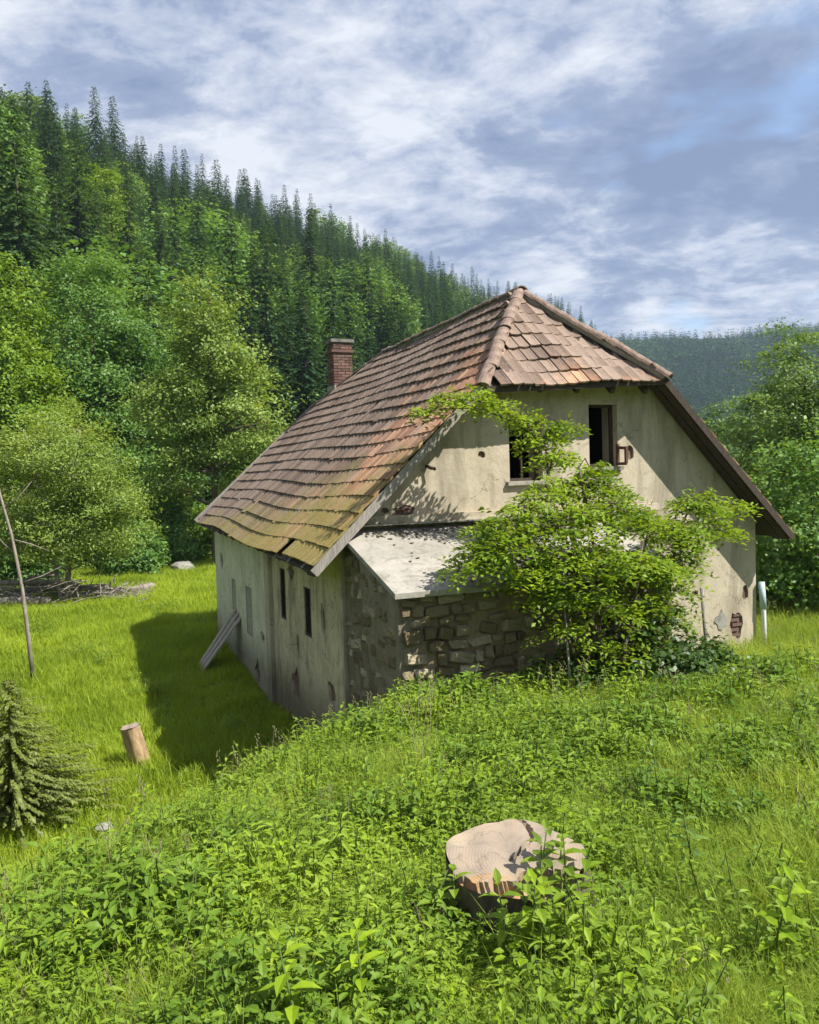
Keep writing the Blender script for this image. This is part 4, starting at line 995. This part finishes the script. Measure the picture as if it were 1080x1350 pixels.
# ------------------------------------------------------------------ stumps and logs
def stump(name, loc, R, hgt, label, tilt=(0, 0), seed=1, notch=True, flare=1.25):
    root = empty(name, loc); tag(root, label, 'stump'); root.rotation_euler = (tilt[0], tilt[1], 0)
    r = random.Random(seed); n = 40; prof = [1+.05*math.sin(2*a*2*math.pi/n+seed)+.045*math.sin(5*a*2*math.pi/n+1.3)+r.uniform(-.015, .015) for a in range(n)]
    def ring(z, k, ex=0): return [(R*prof[a]*k*math.cos(2*math.pi*a/n)*(1.08), R*prof[a]*k*math.sin(2*math.pi*a/n)*.95, z+ex*r.uniform(-1, 1)) for a in range(n)]
    mb = MB(); zs = [(-.25, flare*1.1), (0, flare), (hgt*.35, 1.06), (hgt*.7, 1.0), (hgt-.012, 1.0)]
    rings = [ring(z, k, .0) for z, k in zs]; V = [v for rg in rings for v in rg]
    mb.add(V, [(i_*n+a, i_*n+(a+1) % n, (i_+1)*n+(a+1) % n, (i_+1)*n+a) for i_ in range(len(zs)-1) for a in range(n)])
    mb.obj('bark', [M['bark']], root, True)
    # sawn top: two levels, the near part a lower splintered step, a crack between
    mt = MB(); nr_ = 9; V = []
    def hz(x, y):
        z = hgt
        if notch:
            e = -.15*R/.3 + .03*math.sin(x*14)+.015*math.sin(x*41)+.008*math.sin(x*97)
            if y < e: z -= .075 + .02*math.sin(x*9)+.01*math.sin(x*53)
            crk = abs((x+.02) - (.10*math.sin(y*9)+.02)) if y > -.02 else 9
            if crk < .012: z -= .03
        return z + .004*math.sin(x*37)+.004*math.sin(y*29)
    m_ = 30
    for q in range(m_+1):
        f = q/m_
        for a in range(n*2):
            an_ = math.pi*a/n; pr = prof[a//2]*.5+prof[((a+1)//2) % n]*.5
            x = R*pr*f*.985*math.cos(an_)*1.08; y = R*pr*f*.985*math.sin(an_)*.95; V.append((x, y, hz(x, y)))
    k = n*2
    mt.add(V, [(q*k+a, (q+1)*k+a, (q+1)*k+(a+1) % k, q*k+(a+1) % k) for q in range(m_) for a in range(k)][k*0:])
    mt.obj('sawn_face', [M['cut']], root, False)
    return root
sx = at(668, 3.95)
stump('tree_stump', (sx, 3.95, -2.13), .30, .365, 'wide freshly sawn tree stump with split face in the foreground weeds', (.20, -.04), 3)
x = at(184, 13.6, 965)
s2 = stump('small_stump', (x, 13.6, zg(x, 13.6)), .145, .66, 'small leaning tan stump in the meadow beside the house shadow', (.10, -.20), 5, False, 1.05)
for c_ in s2.children:
    if c_.name.startswith('bark'): c_.data.materials[0] = simple('tan_bark', (.20, .13, .07), (.46, .33, .19), 8, .9, .6, .01, (2, 2, .7))
def log(P, r, label, m='bark_pale'):
    P = np.array(P, float); c = P.mean(0); mb = MB(); mb.tube(P-c, [r, r*.97, r*.9, r*.8][:len(P)], 9); o = mb.obj('fallen_log', [M[m], M['cut']], None, True); o.location = c; tag(o, label, 'log', None); return o
def gz(px, Y, dz): x = at(px, Y); return (x, Y, zg(x, Y)+dz)
log([gz(92, 30.5, .15), gz(130, 31.5, .2), gz(165, 32, .22), gz(196, 33, .3)], .2, 'long dark fallen trunk at the right end of the brushwood')
log([gz(30, 31, .5), gz(75, 31, .55), gz(110, 31.5, .45), gz(140, 32, .35)], .13, 'pale grey log lying on top of the brushwood')
log([gz(-10, 30, .9), gz(30, 30.5, .8), gz(70, 31, .7), gz(100, 31, .6)], .10, 'thin pale log highest in the brushwood at the left edge')
log([gz(-20, 29, .3), gz(20, 29.2, .3), gz(60, 29.5, .25)], .16, 'grey log low at the left edge of the brushwood')
# brushwood: tangle of dead branches
mb = MB()
for k in range(260):
    px = rng.uniform(-30, 185); Y = rng.uniform(29, 33); p = np.array(gz(px, Y, rng.uniform(0, .9)*(1-abs(px-60)/170)+.05)); d = rng.normal(size=3)*[1, .5, .28]; d /= np.linalg.norm(d); L_ = rng.uniform(.5, 1.7)
    mb.tube([p-d*L_/2, p+rng.normal(0, .06, 3), p+d*L_/2], [.03*rng.uniform(.4, 1), .02, .008], 4, False)
o = mb.obj('brushwood', [M['bark_pale']]); tag(o, 'tangle of dead grey branches heaped under the willow', 'brushwood', kind='stuff')
# bare leaning young trunk at the left
x = at(32, 19); bt = empty('bare_tree', (x, 19, zg(x, 19))); tag(bt, 'thin bare grey trunk leaning left at the left edge of the meadow', 'tree')
mb = MB(); mb.tube([[0, 0, -.1], [-.08, 0, 1.2], [-.16, 0, 2.2], [-.34, 0, 3.4], [-.62, 0, 4.6], [-.8, 0, 5.3]], [.055, .048, .04, .034, .024, .012], 8); mb.obj('trunk', [M['bark_pale']], bt, True)
for (z, dx, dz) in ((2.3, .9, .35), (3.3, .8, -.3), (3.0, -.5, .5), (4.0, .6, .6), (2.0, -.4, .1), (4.4, -.5, .4)):
    xx = -.16-(z-2.2)*.17; mb = MB(); mb.tube([[xx, 0, z], [xx+dx*.5, .05, z+dz*.4], [xx+dx, .1, z+dz]], [.02, .013, .005], 5); mb.obj('branch', [M['bark_pale']], bt, True)

# young spruce at the lower left
x = at(14, 11.6, 980); ys = empty('young_spruce', (x, 11.6, zg(x, 11.6)+.0)); tag(ys, 'bushy young spruce with drooping olive tips at the lower left', 'spruce')
obj('crown', spruce_mesh('crown', 1.95, 1.55, 36, 20, 28, M['sapling'], .06, 77, .05, .08), ys)
mb = MB(); mb.tube([[0, 0, -.1], [0, 0, .9], [0, 0, 1.8]], [.04, .025, .006], 7); mb.obj('trunk', [M['bark']], ys, True)

# ------------------------------------------------------------------ pale stones, chips
def rock_mesh(seed, m):
    bm = bmesh.new(); bmesh.ops.create_icosphere(bm, subdivisions=2, radius=1); r = random.Random(seed); o_ = Vector((seed*3.1, 0, 0))
    for v in bm.verts: v.co *= 1+.35*mnoise.noise(v.co*1.4+o_); v.co.z *= .6
    me = bpy.data.meshes.new('rock'); bm.to_mesh(me); bm.free(); me.materials.append(m); return me
rk = [rock_mesh(s, M['stone_w']) for s in range(3)]
for k, (px, Y, s, dz, lab) in enumerate([(138, 10.6, .10, .22, 'upper of two small white stones in the left foreground grass'), (147, 10.3, .09, .2, 'lower of two small white stones in the left foreground grass'),
        (240, 41, .6, .25, 'pale boulder under the tall pale tree'), (1040, 30, .7, .5, 'pale boulder among the bushes on the right')]):
    x = at(px, Y, 1080 if Y < 20 else 740); o = obj('rock', rk[k % 3], None, (x, Y, zg(x, Y)+dz)); o.scale = (s*1.3, s, s); o.rotation_euler = (0, 0, k); tag(o, lab, 'stone')
mb = MB()
for k in range(260):
    px = rng.normal(322, 17); Y = rng.normal(9.9, .3); x = at(px, Y, 970); p = np.array([x, Y, zg(x, Y)+.22+rng.uniform(0, .08)*math.exp(-((px-322)/17)**2)])
    mb.box(p, (rng.uniform(.03, .11), rng.uniform(.015, .05), .012), rot=np.array(Matrix.Rotation(rng.uniform(0, 3.1), 3, 'Z') @ Matrix.Rotation(rng.uniform(-.6, .6), 3, 'X')))
o = mb.obj('wood_chips', [M['wood_pale']]); tag(o, 'heap of pale wood chips at the brink before the house corner', 'wood chips', kind='stuff')
# leaf litter and broken plaster on the lean-to roof, along its top
mb = MB()
for k in range(260):
    x_ = rng.uniform(-3.6, .2); y_ = -.12-abs(rng.normal(0, .22)) if rng.random() < .8 else rng.uniform(-2.2, -.3)
    s = rng.uniform(.012, .045); mb.box(H([x_, y_, zr_(y_)+.012])[0], (s*1.5, s, s*.35), rot=np.array(Matrix.Rotation(rng.uniform(0, 3.1), 3, 'Z')), jit=s*.2)
o = mb.obj('roof_litter', [simple('roof_litter', (.08, .06, .04), (.25, .2, .14), 20)], lt); o['kind'] = 'stuff'

# ------------------------------------------------------------------ ground plants
def leaf6(mb_V, mb_F, base, d, up, L_, W_, droop=.25):
    """folded 2-quad leaf with pointed tip; appends to arrays"""
    s = np.cross(d, up); s /= np.linalg.norm(s)+1e-9; u = np.cross(s, d); n0 = len(mb_V)
    m1 = base+d*L_*.38; tip = base+d*L_-u*L_*droop
    mb_V += [base, m1+s*W_*.5+u*W_*.16, m1-u*W_*.04+d*0, m1-s*W_*.5+u*W_*.16, tip, base+d*L_*.72+s*W_*.33-u*L_*droop*.35+u*W_*.1, base+d*L_*.72-s*W_*.33-u*L_*droop*.35+u*W_*.1, base+d*L_*.72-u*L_*droop*.42]
    mb_F += [(n0, n0+1, n0+2), (n0, n0+2, n0+3), (n0+1, n0+5, n0+7, n0+2), (n0+3, n0+2, n0+7, n0+6), (n0+5, n0+4, n0+7), (n0+7, n0+4, n0+6)]
def nettle(seed, h=.42, pairs=7, L_=.085, mats=('weed1', 'stem'), wr_=.40):
    r = np.random.default_rng(seed); V, Fc = [], []; ln = r.normal(0, .12, 2)*h
    for k in range(pairs):
        t = (k+1.2)/(pairs+.6); z = h*t; c = np.array([ln[0]*t*t, ln[1]*t*t, z]); a = (k % 2)*math.pi/2+r.normal(0, .3)
        for q in (0, math.pi):
            e = r.uniform(-.35, .35)*(1 if t < .9 else -2.2); aa = a+q+r.normal(0, .15)
            d = np.array([math.cos(aa)*math.cos(e), math.sin(aa)*math.cos(e), math.sin(e)]); sz = L_*(.65+.55*math.sin(math.pi*min(t+.05, 1)*.85))*r.uniform(.8, 1.15)
            leaf6(V, Fc, c+d*.012, d, np.array([0, 0, 1.])+r.normal(0, .15, 3), sz, sz*wr_, .25)
    nl = len(Fc); n0 = len(V); rr_ = .0035
    for t in (0, .5, 1):
        for a in (0, 2.1, 4.2): V.append(np.array([ln[0]*t*t+rr_*math.cos(a), ln[1]*t*t+rr_*math.sin(a), h*t*1.0-.03*(t == 0)]))
    for i_ in range(2):
        for j_ in range(3): Fc.append((n0+i_*3+j_, n0+i_*3+(j_+1) % 3, n0+i_*3+3+(j_+1) % 3, n0+i_*3+3+j_))
    me = mesh('weed', np.array(V), Fc, [M[mats[0]], M[mats[1]]]); me.polygons.foreach_set('material_index', [0]*nl+[1]*(len(Fc)-nl)); return me
def rosette(seed, n=9, L_=.16, W_=.06, mat_='weed3', el=(.3, 1.0)):
    r = np.random.default_rng(seed); V, Fc = [], []
    for k in range(n):
        a = k*2.4+r.normal(0, .3); e = r.uniform(*el); d = np.array([math.cos(a)*math.cos(e), math.sin(a)*math.cos(e), math.sin(e)])
        leaf6(V, Fc, np.array([0, 0, .0])+d*.05, d, np.array([0, 0, 1.]), L_*r.uniform(.7, 1.2), W_*r.uniform(.8, 1.2), .45)
    return mesh('weed', np.array(V), Fc, [M[mat_]])
def goutweed(seed, h=.28, mat_='weed1'):
    r = np.random.default_rng(seed); V, Fc = [], []
    for k in range(6):
        a = k*2.4+r.normal(0, .4); rd = r.uniform(.02, .14); z = h*r.uniform(.6, 1.05); c = np.array([math.cos(a)*rd, math.sin(a)*rd, z])
        for q in range(3):
            for s in (-.5, .1, .6)[:3]:
                aa = a+(q-1)*1.3+s*.5; d = np.array([math.cos(aa)*.95, math.sin(aa)*.95, r.normal(0, .15)]); sz = r.uniform(.03, .062)
                leaf6(V, Fc, c+d*.035*(1+q % 2), d, np.array([0, 0, 1.])+r.normal(0, .25, 3), sz, sz*.6, .2)
    return mesh('weed', np.array(V), Fc, [M[mat_]])
def tuft(seed, n=16, h=.3, spread=.07, w=.006, mat_='grass', bend=.5, seg=3):
    r = np.random.default_rng(seed); V, Fc = [], []
    for k in range(n):
        a = r.uniform(0, 6.28); b = np.array([r.normal(0, spread), r.normal(0, spread), 0]); L_ = h*r.uniform(.55, 1.15); bd = bend*r.uniform(.3, 1.5)
        out = np.array([math.cos(a), math.sin(a), 0]); sd = np.array([-math.sin(a), math.cos(a), 0])*w*r.uniform(.7, 1.4)
        n0 = len(V)
        for s in range(seg+1):
            t = s/seg; c = b+out*L_*bd*t*t*.7+np.array([0, 0, L_*(t-.35*bd*t*t)]); ww_ = (1-t*.85) if s < seg else .05
            V += [c-sd*ww_, c+sd*ww_]
        Fc += [(n0+2*s, n0+2*s+1, n0+2*s+3, n0+2*s+2) for s in range(seg)]
    return mesh('grass', np.array(V), Fc, [M[mat_]])
def seedhead(seed, h=.75):
    r = np.random.default_rng(seed); mb = MB(); 
    for k in range(3):
        l = r.normal(0, .16, 2); p = [[0, 0, 0], [l[0]*.3, l[1]*.3, h*.6], [l[0], l[1], h*r.uniform(.85, 1.1)]]; mb.tube(p, [.0022, .0018, .0012], 3, False)
        e = np.array(p[2]); 
        for q in range(10): d = np.array([r.normal(0, .012), r.normal(0, .012), -q*.014]); mb.box(e+d, (.006, .006, .014))
    return mb.mesh('grass', [M['straw']])
def sample_view(n, y0, y1, pad=.08, px0=0, px1=1080, power=1.):
    """positions over the ground between two distances, uniform in area, as wide as the valley view there"""
    Y = np.sqrt(rng.uniform(y0**2, y1**2, n)) if power == 1 else y0*(y1/y0)**rng.random(n)
    k0 = (px0-540)/FPX-pad; k1 = (px1-540)/FPX+pad
    return Y*rng.uniform(k0, k1, n), Y
def inside_house(x, y, m=.0):
    dx = x-HO[0]; dy = y-HO[1]; lx = dx*HXv[0]+dy*HXv[1]; ly = dx*HYv[0]+dy*HYv[1]
    return ((np.abs(lx) < WX+m) & (ly > -m) & (ly < 11.2+m)) | ((lx > X0-m) & (lx < X1+m) & (ly > YF-.1-m) & (ly < .1))
def bank_d(x, y): return -((x+1.9)*.935-(y-4.5)*.355)
def near_stump(x, y, r=.36): return (np.hypot(x-sx, y-3.95) < r)
protos = [nettle(s, .36+.05*(s % 4), 8+s % 3, .072+.008*(s % 3), wr_=(.34, .42, .3, .48, .38)[s]) for s in range(5)] + [nettle(10+s, .38, 8, .062, ('weed2', 'stem'), (.35, .45, .28)[s]) for s in range(3)] + [goutweed(20+s) for s in range(3)] + [goutweed(25+s, .22, 'weed2') for s in range(2)] + [rosette(30, 9), rosette(31, 7, .2, .075)] + [tuft(40+s, 20, .40, .07, .004, 'grass_tall', .9) for s in range(3)] + [seedhead(50)] + [nettle(90+s, .42+.05*s, 8, .085, ('weed_gap_shade', 'stem'), .5) for s in range(2)] + [goutweed(95, .3, 'weed_gap_shade')]
kinds = len(protos)
n = 105000
x, y = sample_view(n, 1.5, 12.8, .12)
d = bank_d(x, y)
grassy = vnoise(x, y, 1.1, 2.) + .9*(x > 3.2*(y/12)) + .45*sstep(-1, -3, x)*(y < 6)
keep = ~inside_house(x, y, .06) & ~near_stump(x, y) & (d < 1.1)
# thin out the near zone a little less than the far
keep &= rng.random(n) < np.clip(.7+.05*y, 0, 1)
x, y, grassy = x[keep], y[keep], grassy[keep]; n = len(x)
u = rng.random(n)
idx = np.where(u < .28, rng.integers(0, 5, n), np.where(u < .38, rng.integers(5, 8, n), np.where(u < .56, rng.integers(8, 11, n), np.where(u < .64, rng.integers(11, 13, n), np.where(u < .65, rng.integers(13, 15, n), rng.integers(15, 18, n))))))
gsel = (rng.random(n) < np.clip(.42+.9*(grassy-.1), .28, .8)); idx[gsel] = rng.integers(15, 18, gsel.sum())
hd = rng.random(n) < .0012; idx[hd] = 18
clump = vnoise(x, y, 1.6, 7.)
young_sel = (clump > .45) & (idx < 5) & (rng.random(n) < .6); idx[young_sel] = 5+rng.integers(0, 3, young_sel.sum())  # young yellow-green weeds in clumps
clump2 = vnoise(x, y, 3.3, 4.)
dkp = (vnoise(x, y, 2.1, 9.)+.6*vnoise(x, y, .8, 6.) > .30) & (rng.random(n) < .30) & (idx != 18); idx[dkp] = 19+rng.integers(0, 3, dkp.sum())  # patches of shade-coloured weeds read as dark gaps in the cover
sc = rng.uniform(.5, 1.25, n)*(1+.32*clump+.3*clump2)*np.interp(y, [1.5, 3, 8, 12], [.5, .6, .85, 1.12])
# keep plants low right in front of the stump so that its face shows
fr = (np.abs(x-sx+.02) < .30) & (y > 2.9) & (y < 3.95); sc = np.where(fr & (x < sx-.02), sc*.75, sc)
st2 = (np.abs(x-sx-.2) < .28) & (y > 3.2) & (y < 3.75); sc = np.where(st2, sc*1.45, sc)
rot = np.stack([rng.normal(0, .13, n), rng.normal(0, .13, n), rng.uniform(0, 6.28, n)], 1)
scatter('weeds', np.stack([x, y, zt(x, y)-.02], 1), rot, sc, idx, protos, 'dense nettles, ground elder and grass covering the foreground slope', 'weeds')
# left meadow: lush grass
gp_ = [tuft(60+s, 22, .22, .10, .006, 'grass', .7) for s in range(4)] + [tuft(66, 22, .34, .1, .007, 'grass', .9)] + [rosette(70, 7, .12, .05, 'weed2'), goutweed(71, .2, 'weed1'), nettle(72, .3, 7, .06, ('weed1', 'stem')), tuft(73, 22, .42, .1, .007, 'grass_tall', .9)]
n = 60000
x, y = sample_view(n, 6.5, 45, .04, -20, 560)
keep = (bank_d(x, y) > -.3) & ~inside_house(x, y, .03) & (rng.random(n) < np.interp(y, [7, 20, 45], [1, .9, .7])); x, y = x[keep], y[keep]; n = len(x)
idx = rng.integers(0, 4, n); q = rng.random(n); idx[q < .10] = 4; idx[(q > .96)] = 5
pt = (vnoise(x, y, .9, 5)+.5*vnoise(x, y, 2.2, 8) > .55) & (y < 34) & (rng.random(n) < .5); idx[pt] = rng.integers(6, 9, pt.sum())
sc = rng.uniform(.55, 1.15, n)*np.interp(y, [7, 15, 45], [.95, 1.0, 1.9])*(1+.35*vnoise(x, y, .5, 1)+.3*vnoise(x, y, 1.7, 3))
scatter('meadow_grass', np.stack([x, y, zt(x, y)-.02], 1), np.stack([rng.normal(0, .1, n), rng.normal(0, .1, n), rng.uniform(0, 6.28, n)], 1), sc, idx, gp_, 'lush yellow-green meadow grass left of the house', 'grass')
# right: tall grass beside and behind the gable
tg = [tuft(80+s, 22, .62, .10, .007, 'grass_tall', .8, 4) for s in range(4)] + protos[:3] + [protos[18]]
n = 16000
x, y = sample_view(n, 5.5, 34, .06, 840, 1080)
keep = ~inside_house(x, y, .03) & ((y < 14) | (x > 5.5)) & (rng.random(n) < np.interp(x/y, [.27, .36], [.25, 1])); x, y = x[keep], y[keep]; n = len(x)
idx = rng.integers(0, 4, n); q = rng.random(n); idx[q < .22] = rng.integers(4, 7, (q < .22).sum()); idx[q > .996] = 7
scatter('tall_grass', np.stack([x, y, zt(x, y)-.02], 1), np.stack([rng.normal(0, .14, n), rng.normal(0, .14, n), rng.uniform(0, 6.28, n)], 1), rng.uniform(.6, 1.05, n)*np.interp(y, [5, 15, 34], [.8, 1, 1.7]), idx, tg, 'tall seeding grass on the right below the gable corner', 'grass')

# individual bigger weeds that stand out of the cover
def big_weed(px, Y, label, mats='weed2', h=.5, L_=.095, pairs=8, group=None, wr_=.46):
    x = at(px, Y); root = empty('leafy_weed', (x, Y, zg(x, Y))); tag(root, label, 'weed', group)
    r = np.random.default_rng(int(px*7)); 
    ln = r.normal(0, .1, 2)*h
    mb = MB(); mb.tube([[0, 0, -.05], [ln[0]*.25, ln[1]*.25, h*.5], [ln[0], ln[1], h]], [.006, .005, .003], 5); mb.obj('stem', [M['stem']], root, True)
    for k in range(pairs):
        t = (k+1.6)/(pairs+.6); z = h*t; c = np.array([ln[0]*t*t, ln[1]*t*t, z]); a = (k % 2)*math.pi/2+r.normal(0, .3)
        for q in (0, math.pi):
            e = r.uniform(.0, .4)*(1 if t < .85 else 2); aa = a+q; d = np.array([math.cos(aa)*math.cos(e), math.sin(aa)*math.cos(e), math.sin(e)])
            V, Fc = [], []; sz = L_*(.6+.55*math.sin(math.pi*t*.85)); leaf6(V, Fc, c, d, np.array([0, 0, 1.])+r.normal(0, .1, 3), sz, sz*wr_, .22)
            obj('leaf', mesh('leaf', np.array(V), Fc, [M[mats]]), root)
    return root
for a_ in [(368, 2.75, 'bright yellow-green nettle at the bottom edge left of centre', 'weed2', .44), (455, 3.0, 'yellow-green weed at the bottom right of the nettle by the lower edge', 'weed2', .4),
           (1010, 3.3, 'yellow-green leafy weed near the lower right corner', 'weed2', .45), (905, 4.3, 'broad-leaved green weed right of the stump', 'weed3', .45),
           (585, 3.75, 'dark nettle growing at the left foot of the big stump', 'weed1', .36), (815, 9.6, 'pale young weed standing before the dark bramble', 'weed2', .72),
           (700, 3.5, 'dense green nettle covering the right front of the stump', 'weed1', .52), (735, 3.6, 'green nettle overlapping the right edge of the stump', 'weed1', .56), (722, 3.85, 'tall nettle rising behind the stump face on the right', 'weed2', .6),
           (655, 3.42, 'low green nettle before the middle of the stump', 'weed1', .40), (684, 3.36, 'leafy nettle with its tip over the front of the stump', 'weed2', .44),
           (716, 3.3, 'green weed leaning before the right front of the stump', 'weed1', .46), (745, 3.75, 'full nettle hiding the right rim of the stump', 'weed2', .55), (692, 3.7, 'nettle shoot growing through the crack side of the stump top', 'weed1', .52),
           (372, 10.7, 'tall yellow-green shoot at the brink before the house wall', 'weed2', .75), (940, 7.0, 'large green weed among tall grass on the right slope', 'weed3', .6), (1045, 7.6, 'dark leafy weed at the right edge of the slope', 'weed3', .65),
           (560, 5.4, 'leafy green weed behind the stump to its left', 'weed1', .55), (150, 5.3, 'pale leafy weed in the left foreground', 'weed2', .5), (860, 5.6, 'broad dark weed up the slope right of the stump', 'weed3', .55), (620, 7.8, 'tall green nettle midway up to the lean-to', 'weed1', .7)]:
    big_weed(*a_)

# ------------------------------------------------------------------ haze
mb = MB(); mb.box((0, 0, 95), (3300, 3300, 210)); hz_ = mb.obj('haze', []); 
hm = bpy.data.materials.new('haze_air'); hm.use_nodes = True; n_ = hm.node_tree; n_.nodes.clear()
pv = n_.nodes.new('ShaderNodeVolumePrincipled'); pv.inputs['Color'].default_value = (.62, .80, 1, 1); pv.inputs['Density'].default_value = .00025; pv.inputs['Anisotropy'].default_value = .2
ou = n_.nodes.new('ShaderNodeOutputMaterial'); n_.links.new(pv.outputs[0], ou.inputs['Volume'])
hz_.data.materials.append(hm); tag(hz_, 'thin pale blue air haze over the whole valley', 'haze', kind='stuff')
